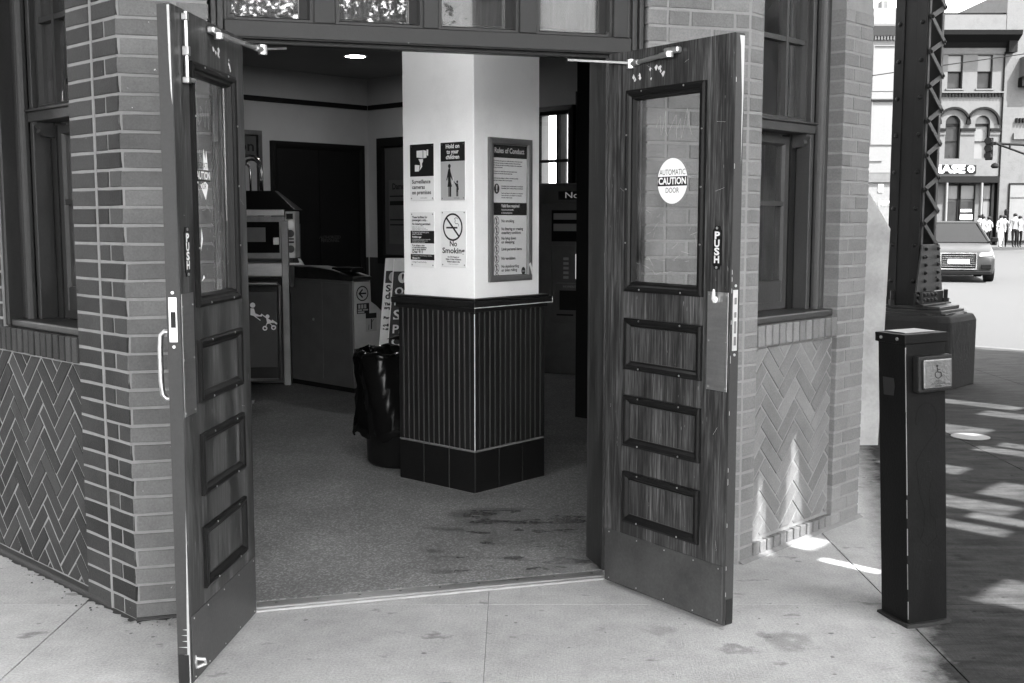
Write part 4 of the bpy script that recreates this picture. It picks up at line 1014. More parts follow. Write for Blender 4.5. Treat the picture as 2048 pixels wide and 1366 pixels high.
for k, ln in enumerate(('On CTA Property or', 'Within 15 Feet of Entrance', 'Violators subject to fine')): txt(ln, FSL, .128, T2, 1.306 - .013 * k, .012, 'ink', s, width=(.09, .12, .10)[k], bold=.0004)
txt('Chicago Transit Authority', FSL, .128, T2, 1.267, .007, 'ink', s)
# rules of conduct board
s = thing('notice_board', 'tall framed rules notice on the right face of the cream column', 'notice board', FSR.p(.31, 0, 1.165))
S0, S1, Z0, Z1 = .133, .487, 1.168, 1.957
obj('frame', MB().frame(FSR, S0, S1, Z0, Z1, [(0, .0005), (0, .016), (.012, .020), (.030, .018), (.036, .008), (.036, .0005)]), 'grey_panel', s)
obj('paper', MB().box(FSR, S0 + .034, S1 - .034, .0008, .003, Z0 + .034, Z1 - .034), 'white', s)
obj('torn_corner', MB().rings([[FSR.p(S1 - .03, t, Z0 + .09), FSR.p(S1 - .004, t, Z0 + .03), FSR.p(S1 + .002, t, Z0 + .055), FSR.p(S1 - .02, t, Z0 + .10)] for t in (.018, .021)]), 'white', s)
a0, a1 = S0 + .036, S1 - .036
def blk(z0, z1, m, t=.0036): return obj('printed_block', MB().box(FSR, a0, a1, .0031, t, z0, z1), m, s)
blk(1.850, 1.920, 'ink'); blk(1.535, 1.604, 'ink')
txt('Rules of Conduct', FSR, (a0 + a1) / 2 - .004, .0042, 1.888, .040, 'white', s, width=.245, bold=.0008)
LR = lambda body, z, sz, m='ink', wd=None, x=.010, bold=.0003: txt(body, FSR, a0 + x, .0042, z, sz, m, s, 'LEFT', width=wd, bold=bold)
for k in range(4): LR('The following rules apply on all vehicles and stations of the transit system', 1.832 - .012 * k, .009, 'ink', (.235, .22, .23, .07)[k])
for k in range(2): LR('Customers who violate these rules may be asked to leave', 1.775 - .012 * k, .009, 'ink', (.19, .15)[k])
for k in range(2): LR('and may be subject to fine or arrest by police', 1.738 - .012 * k, .009, 'ink', (.20, .15)[k])
for k in range(2): LR('Immediately report unusual activity to an employee', 1.695 - .012 * k, .010, 'ink', .18, .07)
for k in range(3): LR('Use the call button on the platform in an emergency', 1.656 - .012 * k, .010, 'ink', (.18, .17, .09)[k], .07)
ic = MB(); ic.disc(FSR, a0 + .032, 1.68, .0042, .022, .028); obj('pictogram', ic, 'ink', s); txt('!', FSR, a0 + .032, .0046, 1.68, .05, 'white', s, bold=.002)
LR('Valid fare required', 1.586, .024, 'white', .15, .07, .0006); LR('Pay your fare at the turnstile', 1.565, .012, 'white', .10, .07); LR('or when boarding the bus', 1.548, .012, 'white', .09, .07)
rows = [(1.497, 'No smoking', None, .105), (1.438, 'No littering or creating', 'unsanitary conditions', .175), (1.380, 'No lying down', 'or sleeping', .118), (1.318, 'Limit personal items', None, .165), (1.258, 'No vandalism', None, .11), (1.292, None, None, 0)]
rows = [(1.500, 'No smoking', None, .105), (1.440, 'No littering or creating', 'unsanitary conditions', .180), (1.382, 'No lying down', 'or sleeping', .120), (1.324, 'Limit personal items', None, .170)]
zz = [1.500, 1.442, 1.384, 1.328, 1.272, 1.214, 1.15]
rows = [('No smoking', None, .105), ('No littering or creating', 'unsanitary conditions', .180), ('No lying down', 'or sleeping', .120), ('Limit personal items', None, .170), ('No vandalism', None, .115), ('No skateboarding', 'or bike riding', .145), ('Bikes permitted', None, .125)]
for k, (l1, l2, wd) in enumerate(rows):
    z = 1.503 - .0520 * k
    ic = MB(); ic.ring(FSR, a0 + .032, z, .0042, .0165, .0195, 1.28); ic.disc(FSR, a0 + .032, z + .012, .0042, .0045); ic.quadline(FSR, (a0 + .032, z + .008), (a0 + .030, z - .016), .007, .0042)
    if k < 6: ic.quadline(FSR, (a0 + .020, z + .017), (a0 + .044, z - .017), .0032, .0044)
    obj('pictogram', ic, 'ink', s)
    LR(l1, z + (.008 if l2 else 0), .022, 'ink', wd, .07, .0005)
    if l2: LR(l2, z - .013, .022, 'ink', wd * .9, .07, .0005)
LR('except weekdays 7 to 9 am and 4 to 6 pm', 1.172 + .004, .009, 'ink', .15, .07)
txt('Chicago Transit Authority', FSR, a0 + .125, .0042, 1.213 - .0, .011, 'ink', s, width=.0001) if 0 else None
ic = MB(); ic.disc(FSR, a1 - .028, 1.222, .0046, .017, .022); obj('emblem', ic, 'ink', s); txt('cta', FSR, a1 - .028, .005, 1.222, .018, 'white', s)
obj('glazing', MB().box(FSR, S0 + .034, S1 - .034, .0072, .0082, Z0 + .034, Z1 - .034), 'glass_b', s)

# ------------------------------------------------------------------ lobby fittings
FV = lambda o: Frame(o, 136, True)        # faces towards the near left
# fare gate cabinet, runs away to the left
GC = Vector((-1.36, 9.72, 0))
FGf = Frame(GC.to_2d(), 46); FGs = Frame(GC.to_2d(), 136, True)
fg = thing('fare_gate', 'long steel fare gate cabinet with a lit-free arrow sign on its end', 'turnstile', FGs.p(.7, -.1, 0))
fg['label'] = 'long steel fare gate cabinet with an arrow sign on its end'
obj('cabinet', MB().box(FGs, .02, 1.75, -.19, 0, .05, .985), 'grey_panel', fg, bevel=.006)
obj('top_cover', MB().rings([[FGs.p(s, t, z) for s, z in ((0, .985), (1.77, .985), (1.77, 1.075), (.62, 1.095), (.30, 1.075), (0, 1.02))] for t in (.01, -.20)]), 'steel_dark', fg, bevel=.008, seg=2)
obj('plinth', MB().box(FGs, .04, 1.73, -.17, -.015, .006, .05), 'black_matt', fg)
obj('side_panel', MB().box(FGs, .93, 1.60, .0005, .006, .16, .72), 'dark_panel', fg, bevel=.002); obj('side_panel', MB().box(FGs, .05, .42, .0005, .004, .10, .96), 'grey_panel', fg, bevel=.002); obj('side_panel', MB().box(FGs, .45, .88, .0005, .004, .10, .96), 'grey_panel', fg, bevel=.002)
obj('lock', MB().cyl(FGs.p(.58, .004, .62), FGs.p(.58, .012, .62), .012, 10), 'alu', fg)
ep = MB(); ep.prism(FGf, [(-.005, .40), (.36, .40), (.355, .66), (.24, .76), (.178, .80), (.172, .975), (-.005, .975)], .002, .012); e_ = obj('end_plate', ep, 'lightpanel', fg, bevel=.002)
ar = MB(); ar.ring(FGf, .082, .875, .0125, .056, .066); ar.quadline(FGf, (.045, .875), (.125, .875), .014, .0125); ar.quadline(FGf, (.042, .870), (.085, .910), .014, .0127); ar.quadline(FGf, (.042, .880), (.085, .840), .014, .0129); obj('arrow_sign', ar, 'ink', e_)
fc = MB(); fc.box(FGf, .02, .155, .0121, .013, .70, .79); o_ = obj('fare_card_sticker', fc, 'ink', e_)
fb_ = MB()
for k in range(3): fb_.box(FGf, .035 + .032 * k, .058 + .032 * k, .013, .0135, .745, .78)
fb_.box(FGf, .03, .10, .013, .0135, .706, .720).box(FGf, .03, .075, .013, .0135, .726, .738).box(FGf, .085, .14, .013, .0135, .726, .738); obj('sticker_print', fb_, 'greyprint', o_)
st = obj('warning_sticker', MB().box(FGf, .115, .235, .0121, .0128, .54, .70), 'greyprint', e_); obj('sticker_head', MB().box(FGf, .115, .235, .0128, .0132, .655, .70), 'ink', st)
pg = MB(); pg.disc(FGf, .178, .640, .0133, .008); pg.quadline(FGf, (.178, .632), (.176, .560), .012, .0133); pg.quadline(FGf, (.18, .62), (.205, .645), .005, .0133); pg.quadline(FGf, (.145, .555), (.15, .60), .005, .0133); obj('figure', pg, 'ink', st)
rd = obj('card_reader', MB().rings([[FGs.p(s, t, z) for s, t in ((.06, -.02), (.34, -.02), (.34, -.17), (.06, -.17))] for z in (1.055, 1.095)]), 'black', fg, bevel=.008); obj('reader_glass', MB().box(FGs, .09, .30, -.15, -.04, 1.0955, 1.098), 'chrome', rd)

# station agent's booth-side fare collector with sloped hood
BX = Vector((-1.96, 10.3, 0)); FBf = Frame(BX.to_2d(), 4)      # nearly facing us, s to the right
kb_ = thing('fare_collector', 'steel fare collector with a sloped hood and three round lamps behind the left door', 'machine', FBf.p(-.3, -.2, 0))
body = MB(); body.box(FBf, -.75, -.02, -.55, 0, .9, 1.47); obj('cabinet', body, 'dark_panel', kb_)
hd = MB(); hd.rings([[FBf.p(-.78, .02, 1.60), FBf.p(.0, .02, 1.60), FBf.p(.0, -.6, 1.60), FBf.p(-.78, -.6, 1.60)], [FBf.p(-.78, -.28, 1.775), FBf.p(-.215, -.28, 1.775), FBf.p(-.215, -.5, 1.775), FBf.p(-.78, -.5, 1.775)]]); obj('hood', hd, 'black', kb_, bevel=.004)
obj('hood_band', MB().box(FBf, -.78, -.095, -.02, .03, 1.545, 1.600), 'steel', kb_, bevel=.003); obj('door_frame', MB().frame(FBf, -.78, -.095, 1.16, 1.54, [(0, .001), (0, .02), (.05, .02), (.05, .001)]), 'steel_dark', kb_)
obj('glass_door', MB().box(FBf, -.73, -.145, .004, .008, 1.21, 1.49), 'carglass', kb_); obj('ticket_panel', MB().box(FBf, -.53, -.27, .0085, .010, 1.31, 1.44), 'grey_panel', kb_); obj('door_latch', MB().box(FBf, -.20, -.15, .01, .03, 1.285, 1.35), 'alu', kb_, bevel=.003)
sp = obj('lamp_panel', MB().box(FBf, -.09, .0, -.3, .022, 1.165, 1.585), 'lightpanel', kb_, bevel=.003)
for z, m in ((1.467, 'alu'), (1.385, 'ink_grey'), (1.245, 'ink_grey')): obj('lamp', MB().cyl(FBf.p(-.045, .022, z), FBf.p(-.045, .030, z), .034, 20), m, sp)
obj('vent', MB().box(FBf, -.075, -.015, .0222, .024, 1.30, 1.315).box(FBf, -.075, -.015, .0222, .024, 1.33, 1.342), 'ink', sp); obj('display', MB().box(FBf, -.08, -.02, .0222, .025, 1.515, 1.565), 'ink', sp)
obj('counter', MB().box(FBf, -.80, -.10, -.5, .05, .985, 1.13), 'steel', kb_, bevel=.02, seg=3); obj('bracket', MB().prism(FBf, [(-.09, 1.10), (.07, 1.10), (.035, 1.16), (.02, 1.16), (.03, 1.12), (-.09, 1.12)], -.02, .03), 'lightpanel', kb_)
obj('post', MB().box(FBf, -.125, -.06, -.06, .06, .006, 1.5), 'steel_dark', kb_, bevel=.004)
obj('lower_front', MB().box(FBf, -.8, -.13, -.5, 0, .02, .98), 'dark_panel', kb_)
# accessible gate with stroller pictogram
FAg = Frame((-2.22, 9.22), 4)
gt = thing('access_gate', 'low dark swing gate panel with a white stroller pictogram behind the left door', 'gate', FAg.p(.1, 0, 0))
obj('panel', MB().box(FAg, -.3, .30, -.012, .0, .30, .93), 'dark_panel', gt, bevel=.004)
gf = MB(); gf.tube([FAg.p(-.3, 0, .2), FAg.p(-.3, 0, .99), FAg.p(.30, 0, .99), FAg.p(.315, 0, .97), FAg.p(.315, 0, .20), FAg.p(-.3, 0, .20)], .018, 8); obj('frame', gf, 'steel_dark', gt); obj('foot', MB().box(FAg, -.32, .10, -.05, .05, .006, .04), 'steel_dark', gt)
sp_ = MB(); o0 = .02
sp_.disc(FAg, o0 + .08, .815, .002, .021); sp_.poly(FAg, [(o0 + .062, .79), (o0 + .09, .788), (o0 + .10, .748), (o0 + .135, .732), (o0 + .155, .742), (o0 + .153, .722), (o0 + .10, .722), (o0 + .06, .735)], .002)
sp_.quadline(FAg, (o0 + .09, .728), (o0 + .14, .69), .007, .002); sp_.quadline(FAg, (o0 + .148, .742), (o0 + .245, .668), .008, .002); sp_.poly(FAg, [(o0 + .185, .716), (o0 + .24, .672), (o0 + .262, .676), (o0 + .215, .665), (o0 + .195, .66)], .0024)
sp_.disc(FAg, o0 + .198, .722, .002, .016); sp_.ring(FAg, o0 + .175, .625, .002, .010, .020); sp_.ring(FAg, o0 + .245, .63, .002, .010, .020); sp_.quadline(FAg, (o0 + .195, .67), (o0 + .178, .63), .006, .002); sp_.quadline(FAg, (o0 + .215, .665), (o0 + .245, .635), .006, .002); sp_.quadline(FAg, (o0 + .232, .69), (o0 + .275, .66), .014, .0026)
obj('stroller_pictogram', sp_, 'white', gt)
# chrome guard rails
gr_ = thing('guard_rail', 'bent chrome guard rail loops behind the fare collector', 'rail', (-2.5, 10.95, 1.7))
for k, (x0, r) in enumerate(((-2.50, .115), (-2.49, .085), (-2.56, .05))):
    pts = [(x0 + r, 10.9 + .03 * k, 1.55), (x0 + r, 10.9 + .03 * k, 1.98)] + [(x0 + r * math.cos(a), 10.9 + .03 * k, 1.98 + r * 1.2 * math.sin(a)) for a in [math.pi * i / 8 for i in range(1, 8)]] + [(x0 - r, 10.9 + .03 * k, 1.98), (x0 - r, 10.9 + .03 * k, 1.55)]
    obj('rail', MB().tube(pts, .013, 8), 'chrome', gr_, smooth=True)
# information board on the back-left wall, partly hidden
ib = thing('information_board', 'tall framed information board on the lobby wall behind the chrome rails', 'notice board', FBL.p(2.0, 0, 1.5))
obj('frame', MB().frame(FBL, 1.55, 2.85, 1.0, 2.50, [(0, .001), (0, .05), (.05, .05), (.06, .03), (.06, .001)]), 'steel_dark', ib); obj('panel', MB().box(FBL, 1.61, 2.79, .001, .02, 1.06, 2.44), 'greyprint', ib); obj('heading', MB().box(FBL, 1.60, 2.79, .02, .022, 2.22, 2.44), 'ink_grey', ib)
txt('Information', FBL, 2.12, .024, 2.32, .16, 'ink', ib, width=.95, bold=.002)
# line map on the back-right wall
mp_ = thing('station_map', 'dark framed station map on the lobby wall beside the cream column', 'map', FBR.p(.7, 0, 1.3))
obj('frame', MB().frame(FBR, .22, 1.35, .98, 2.48, [(0, .001), (0, .05), (.10, .05), (.11, .02), (.11, .001)]), 'dark_door', mp_); obj('sheet', MB().box(FBR, .33, 1.24, .001, .012, 1.09, 2.37), 'ink_grey', mp_)
obj('map_field', MB().box(FBR, .40, 1.2, .012, .013, 1.22, 1.98), 'grey_panel', mp_); txt('Damen', FBR, .60, .015, 1.90, .10, 'ink', mp_, width=.26, bold=.002)
for k, z in enumerate((1.78, 1.68, 1.50, 1.44)): obj('map_line', MB().box(FBR, .42, 1.1, .013, .0145, z, z + (.05 if k == 1 else .015)), 'ink', mp_)
# two service-notice boards leaning behind the column
def leaner(o, ang, label, dark, lines, sy=1.0):
    F = Frame(o, ang); t = thing('service_notice', label, 'sign', F.p(.1, 0, 0)); lean = Vector((.075, 0, 0)).copy()
    class LF(Frame):
        def __init__(f): f.rd = F.rd; f.n = F.n
        def p(f, s, t_, z): return F.p(s + .085 * (z - .45), t_ - .10 * z, z)
        def mat(f, s, t_, z):
            m = F.mat(0, 0, 0).to_3x3().to_4x4(); sh = Matrix.Identity(4); sh[0][1] = .085
            return Matrix.Translation(f.p(s, t_, z)) @ m @ sh
    L = LF()
    obj('board', MB().box(L, 0, .5, -.02, 0, .42, 1.20), 'ink' if dark else 'lightpanel', t); obj('head_strip', MB().box(L, 0, .5, .0005, .002, 1.10, 1.20), 'lightpanel', t)
    if dark: obj('edge', MB().box(L, -.008, .0, -.021, .002, .42, 1.20), 'white', t); obj('foot_strip', MB().box(L, 0, .5, .0005, .003, .40, .435), 'lightpanel', t)
    else: obj('head_block', MB().box(L, .012, .5, .0005, .002, 1.0, 1.098), 'ink', t)
    d_ = MB(); d_.disc(L, .075, 1.05, .0025, .036, .042); obj('alert_symbol', d_, 'white' if dark else 'greyprint', t); txt('!', L, .075, .004, 1.05, .075, 'ink', t, bold=.003)
    for body, z, sz, wd in lines: txt(body, L, .02, .003, z, sz, 'white' if dark else 'ink', t, 'LEFT', width=wd, bold=.002)
    for z in (.46,): obj('leg', MB().box(L, .02, .05, -.03, -.005, .008, .42), 'steel_dark', t)
    return t
leaner((-1.075, 9.05), 6, 'pale service notice board leaning behind the trash can', False, [('Service', .955, .075, .25), ('disruption', .895, .075, .33), ('This weekend trains', .83, .03, .25), ('may board here', .80, .03, .2), ('For more details', .72, .028, .22), ('call us or ask', .66, .028, .2), ('a station agent', .63, .028, .2)])
leaner((-.985, 8.90), 6, 'black service notice board with white letters beside the cream column', True, [('Open', .94, .085, .19), ('Damen', .86, .085, .26), ('Station', .75, .115, .36), ('Platform', .64, .095, .34), ('Closed', .54, .095, .3)])
# trash can with bag
tc = thing('trash_can', 'black trash can draped with a glossy black bag left of the cream column', 'trash can', (-.66, 6.95, 0))
obj('can', MB().lathe((-.655, 6.98, .006), [(.235, 0), (.25, .02), (.262, .30), (.272, .68), (.28, .70), (.26, .70), (.25, .60)], 28), 'black', tc, smooth=True)
random.seed(21)
def bagr(a, z): return .312 + .012 * math.sin(a * 9 + z * 5) + .008 * math.sin(a * 23 + z * 17) + .014 * math.sin(a * 4 + z * 8)
zs_ = [.20, .215, .26, .34, .42, .50, .58, .63, .67, .70, .715, .70, .66]; off = [.012, .02, .014, .006, .010, 0, .012, .004, .008, .0, -.03, -.06, -.08]
bgm = MB(); bgm.rings([[Vector((-.655 + (bagr(2 * math.pi * i / 72, z) + o2) * math.cos(2 * math.pi * i / 72), 6.98 + (bagr(2 * math.pi * i / 72, z) + o2) * math.sin(2 * math.pi * i / 72), z + .02 * math.sin(i * 1.1) * (1 if z < .3 else .4))) for i in range(72)] for z, o2 in zip(zs_, off)], cap=False)
obj('bag', bgm, 'bag', tc, smooth=True)
for k in range(7):
    fl = MB()
    a = random.uniform(0, 6.28); c = Vector((-.655 + .25 * math.cos(a), 6.98 + .25 * math.sin(a), .71)); q = [c + Vector((random.uniform(-.07, .07), random.uniform(-.07, .07), random.uniform(-.02, .06))) for i in range(4)]; fl.add(q, [(0, 1, 2), (0, 2, 3)]); obj('bag_fold', fl, 'bag', tc)
# ticket machine
VM = Vector((.20, 11.10, 0)); FM = Frame(VM.to_2d(), -20)
vm = thing('ticket_machine', 'grey ticket vending machine under the lobby window right of the column', 'machine', FM.p(.4, -.3, 0))
obj('cabinet', MB().box(FM, 0, .9, -.5, 0, .006, 1.86), 'grey_panel', vm, bevel=.006); obj('header', MB().box(FM, -.01, .91, .0, .05, 1.66, 1.85), 'grey_panel', vm, bevel=.01)
obj('display', MB().box(FM, .28, .80, .051, .054, 1.70, 1.78), 'ink', vm); txt('No Bills', FM, .52, .056, 1.74, .08, 'screen', vm, width=.34)
fr_ = obj('price_panel', MB().box(FM, .20, .52, .0005, .012, 1.30, 1.60), 'black', vm); obj('card', MB().box(FM, .22, .50, .0125, .014, 1.51, 1.57), 'greyprint', fr_); obj('card', MB().box(FM, .22, .45, .0125, .014, 1.40, 1.47), 'greyprint', fr_)
rc = obj('recess', MB().frame(FM, .17, .80, .72, 1.26, [(0, .001), (0, .02), (.03, .02), (.03, .001)]), 'grey_panel', vm); obj('screen', MB().box(FM, .44, .76, .001, .006, .94, 1.18), 'screen2', rc)
kp = MB()
for i in range(5): kp.box(FM, .32, .37, .002, .010, .94 + .045 * i, .965 + .045 * i)
obj('keys', kp, 'greyprint', rc)
pp_ = obj('pay_panel', MB().prism(FM, [(.20, .52), (.75, .52), (.75, .90), (.26, .90)], .002, .06), 'grey_panel', vm, bevel=.006); obj('slot_plate', MB().box(FM, .30, .48, .0605, .066, .64, .83), 'ink', pp_); obj('slot', MB().box(FM, .52, .58, .0605, .066, .64, .82), 'ink', pp_); obj('coin_slot', MB().box(FM, .27, .44, .0605, .064, .585, .60), 'ink', pp_)
txt('PAYMENT DETAILS', FM, .46, .0625, .865, .03, 'greyprint', pp_)

# ------------------------------------------------------------------ added occluder on the left, and neighbouring buildings behind the viewpoint (they shade and are mirrored in the glass)
nb = thing('added_occluder', 'unseen dark building added on the left to keep the left wall and window dark', 'building', UV(-11, 2, 0))  # unseen occluder added so the left wall and its window stay dark
obj('wall', MB().box(FU, -14, -5, -32, -9.5, -.1, 9.5), 'brick_dark', nb); obj('cornice', MB().box(FU, -14.2, -4.8, -32.2, -9.3, 9.5, 9.9), 'stone', nb)  # wall and cornice of the added occluder
for j in range(6): obj('window', MB().box(FU, -4.999, -4.97, -30 + 3.5 * j, -28.5 + 3.5 * j, 1.2, 3.0), 'vision', nb)  # windows on the added occluder
def back_building(o, ang, wdt, h, m, label, rows, cols):
    F = Frame(o, ang); b = thing('street_building', label, 'building', F.p(wdt / 2, -4, 0))
    obj('wall', MB().box(F, 0, wdt, -10, 0, -.1, h), m, b); obj('cornice', MB().box(F, -.3, wdt + .3, -.5, .5, h, h + .5), 'stone', b)
    for r_ in range(rows):
        for c in range(cols):
            s0 = wdt * (c + .28) / cols; s1 = wdt * (c + .72) / cols; z0 = 1.2 + r_ * 3.4
            wn = obj('window', MB().frame(F, s0, s1, z0, z0 + 2.0, [(0, .002), (0, .10), (.12, .10), (.12, .002)]), 'stone', b); obj('pane', MB().box(F, s0 + .1, s1 - .1, .002, .02, z0 + .1, z0 + 1.9), 'vision', wn)
    return b
back_building((36, -14), 225, 24, 13.5, 'stone_white', 'pale three-storey building mirrored in the glass above the doors', 3, 4)
back_building((30, 27), -72.5, 26, 11, 'brick_mid', 'brick building off to the right, mirrored in the right sash window', 3, 6)
def tree(x, y, h, rx, label, seed):
    rnd = random.Random(seed); t = thing('street_tree', label, 'tree', (x, y, 0), 'trees mirrored in the transom glass')
    tr = MB(); tr.tube([(x, y, -.1), (x + .05, y, h * .25), (x - .1, y + .1, h * .5), (x, y, h * .8)], [.22, .17, .11, .04], 8)
    limbs = []
    for k in range(9):
        a = rnd.uniform(0, 6.28); z = h * rnd.uniform(.35, .65); e = Vector((x + rx * .75 * math.cos(a), y + rx * .75 * math.sin(a), z + h * .2)); tr.tube([(x, y, z - .3), ((x + e.x) / 2, (y + e.y) / 2, z + h * .13), e], [.08, .05, .02], 6); limbs.append(e)
    obj('trunk', tr, 'bark', t, smooth=True)
    cr = MB(); ends = limbs + [Vector((x, y, h * .9))]
    for k in range(5200):
        e = rnd.choice(ends); p = e + Vector((rnd.gauss(0, rx * .28), rnd.gauss(0, rx * .28), rnd.gauss(0, h * .08)))
        u = Vector((rnd.gauss(0, 1), rnd.gauss(0, 1), rnd.gauss(0, .6))).normalized(); v_ = u.orthogonal().normalized(); l = rnd.uniform(.07, .14)
        cr.add([p - u * l, p + v_ * l * .5, p + u * l, p - v_ * l * .5], [(0, 1, 2, 3)])
    o = bpy.data.objects.new('crown', mesh(cr, 'leaf', fix=False)); link(o, t)
tree(8.2, -19.5, 8.5, 2.6, 'leafy street tree mirrored in the leftmost glass above the doors', 3)
tree(11.8, -22.5, 9.0, 2.6, 'leafy street tree mirrored in the second glass above the doors', 4)

# ------------------------------------------------------------------ far side of the street
YB = 66.0; FF = Frame((0, YB), 0)
fb = thing('corner_building', 'three-storey masonry building with round-arched windows and heavy dark cornice across the street', 'building', (26.5, YB, 0))
BL, BR_ = 21.0, 28.15
wl_ = MB()
def arch(s0, s1, z0, zs, n=10):
    c = (s0 + s1) / 2; r = (s1 - s0) / 2
    return [(s0, z0), (s1, z0)] + [(c + r * math.cos(math.pi * i / n), zs + r * math.sin(math.pi * i / n)) for i in range(n + 1)]
obj('wall', MB().box(FF, BL, BR_, -9, -.35, 0, 13.1), 'stone', fb)
wins2 = [(21.6, 22.45), (23.25, 24.1), (24.93, 25.79), (26.63, 27.49)]
# front skin built as piers and bands so that the windows are really recessed
zA, zB_, zC, zD = 4.75, 8.50, 8.95, 10.85
def band(z0, z1, t=0., m='stone', nm='wall_band'): obj(nm, MB().box(FF, BL, BR_, -.35, t, z0, z1), m, fb)
band(3.95, 5.0); band(8.25, 8.95); band(10.85, 13.1)
edges = [BL] + [e for w_ in wins2 for e in w_] + [BR_]
for a, b in zip(edges[::2], edges[1::2]):
    obj('pier', MB().box(FF, a, b, -.35, 0, 8.95, 10.85), 'stone', fb); 
for k, (a, b) in enumerate(zip(edges[::2], edges[1::2])):
    # arcade spandrels: pier with half arches cut from its sides
    z0, zs = 5.0, 7.02
    pts = [(a, z0), (b, z0)]
    rR = .43
    if k < len(wins2): pts += [(b, zs)] + [(b + rR - rR * math.cos(math.pi / 2 * i / 8), zs + rR * math.sin(math.pi / 2 * i / 8)) for i in range(1, 9)] + [(b + rR, 8.25)]
    else: pts += [(b, 8.25)]
    if k > 0: pts += [(a - rR, 8.25), (a - rR, zs + rR)] + [(a - rR + rR * math.cos(math.pi / 2 - math.pi / 2 * i / 8), zs + rR * math.sin(math.pi / 2 - math.pi / 2 * i / 8)) for i in range(1, 9)]
    else: pts += [(a, 8.25)]
    obj('arcade_pier', MB().prism(FF, pts, -.35, 0), 'stone', fb)
for k, (a, b) in enumerate(wins2):
    wn = obj('window', MB().frame(FF, a, b, 8.95, 10.85, [(0, -.34), (0, -.22), (.08, -.22), (.08, -.34)]), 'far_dark', fb)
    obj('pane', MB().box(FF, a + .07, b - .07, -.33, -.30, 8.98, 9.95), 'vision', wn); obj('blind', MB().box(FF, a + .05, b - .05, -.30, -.18, 9.93, 10.83), 'vision_lit', wn); obj('sash_bar', MB().box(FF, a, b, -.32, -.16, 9.88, 9.95), 'far_dark', wn)
    obj('sill', MB().box(FF, a - .1, b + .1, -.2, .12, 8.86, 8.95), 'stone', wn)
    wn = obj('arched_window', MB().prism(FF, arch(a, b, 5.0, 7.02), -.345, -.28), 'vision' if k % 2 == 0 else 'vision_lit', fb)
    mm = MB(); mm.box(FF, a, b, -.28, -.20, 6.85, 7.0).box(FF, a, b, -.28, -.22, 5.95, 6.0).box(FF, a, a + .05, -.28, -.2, 5.0, 7.0).box(FF, b - .05, b, -.28, -.2, 5.0, 7.0); obj('sash', mm, 'far_dark', wn)
    hd = MB(); c = (a + b) / 2; n = 14; r0, r1 = .86, .98
    hd.rings([[FF.p(c + r * math.cos(math.pi * i / n), t, 6.95 + r * math.sin(math.pi * i / n)) for r, t in ((r0, 0), (r1, 0), (r1, .16), (r0, .16))] for i in range(n + 1)]); obj('hood_mould', hd, 'far_dark', wn)
for (a, b) in zip(edges[::2], edges[1::2]):
    obj('impost', MB().box(FF, a, b, 0, .12, 6.56, 6.72), 'far_dark', fb); obj('impost_band', MB().box(FF, a, b, 0, .06, 6.36, 6.54), 'stone', fb)
x = BL
while x < BR_ - .1: obj('dentil', MB().box(FF, x, x + .10, .0, .12, 8.50, 8.70), 'far_dark', fb); x += .19
obj('dentil_shelf', MB().box(FF, BL, BR_, 0, .16, 8.71, 8.80), 'stone', fb)
obj('cornice', MB().rings([[FF.p(s, t, z) for t, z in ((0, 11.25), (.15, 11.25), (.35, 11.5), (.95, 11.85), (1.0, 12.1), (0, 12.1))] for s in (BL - .6, BR_ + .55)]), 'far_dark', fb)
obj('frieze', MB().box(FF, BL, BR_, 0, .08, 10.9, 11.24), 'stone2', fb); obj('cornice_bracket', MB().box(FF, BR_ + .02, BR_ + .5, -.3, .5, 10.95, 11.6), 'far_dark', fb)
obj('parapet', MB().box(FF, BL, BR_ + .4, -.6, -.25, 12.1, 13.16), 'stone', fb); obj('coping', MB().box(FF, BL, BR_ + .45, -.65, -.2, 13.16, 13.24), 'far_dark', fb)
obj('downpipe', MB().cyl(FF.p(BR_ - .02, .06, 4.0), FF.p(BR_ - .02, .06, 11), .045, 8), 'far_dark', fb)
# storefront
obj('sign_band', MB().box(FF, BL, BR_, -.35, .04, 4.0, 4.72), 'stone', fb)
sg_ = obj('shop_sign', MB().box(FF, 23.6, 26.75, .05, .12, 4.14, 4.62), 'far_dark', fb); txt('CHASE', FF, 24.85, .14, 4.38, .62, 'white', sg_, width=2.5, bold=.02)
ob = MB(); c_s = 26.45
ob.poly(FF, [(c_s + .22 * math.cos(R(22.5 + 45 * i)), 4.40 + .22 * math.sin(R(22.5 + 45 * i))) for i in range(8)], .145); obj('emblem', ob, 'greyprint', sg_); obj('emblem_centre', MB().box(FF, c_s - .07, c_s + .07, .146, .15, 4.33, 4.47), 'ink', sg_)
obj('awning_beam', MB().box(FF, BL, 28.05, -.35, .25, 3.62, 3.98), 'far_dark', fb)
for s0 in (25.08, 27.1): obj('iron_column', MB().cyl(FF.p(s0, .18, 0), FF.p(s0, .18, 3.62), .075, 10), 'stone3', fb)
obj('shop_pier', MB().box(FF, 28.05, 28.15, -.35, .1, 0, 3.98), 'far_dark', fb)
for a, b, m in ((25.2, 25.95, 'vision'), (26.0, 26.9, 'vision'), (27.3, 27.85, 'vision_lit')):
    wn = obj('shop_window', MB().frame(FF, a, b, .1, 3.55, [(0, -.34), (0, -.22), (.07, -.22), (.07, -.34)]), 'far_dark', fb); obj('pane', MB().box(FF, a + .06, b - .06, -.33, -.28, .3, 2.55), m, wn); obj('transom_pane', MB().box(FF, a + .06, b - .06, -.33, -.28, 2.7, 3.45), 'vision_lit', wn)
    if m == 'vision' and a > 25.9: obj('poster', MB().box(FF, a + .1, b - .15, -.27, -.26, 1.95, 2.1).box(FF, a + .05, b - .1, -.27, -.26, 1.5, 1.8).box(FF, a + .05, b - .15, -.27, -.26, 1.05, 1.12), 'white', wn)
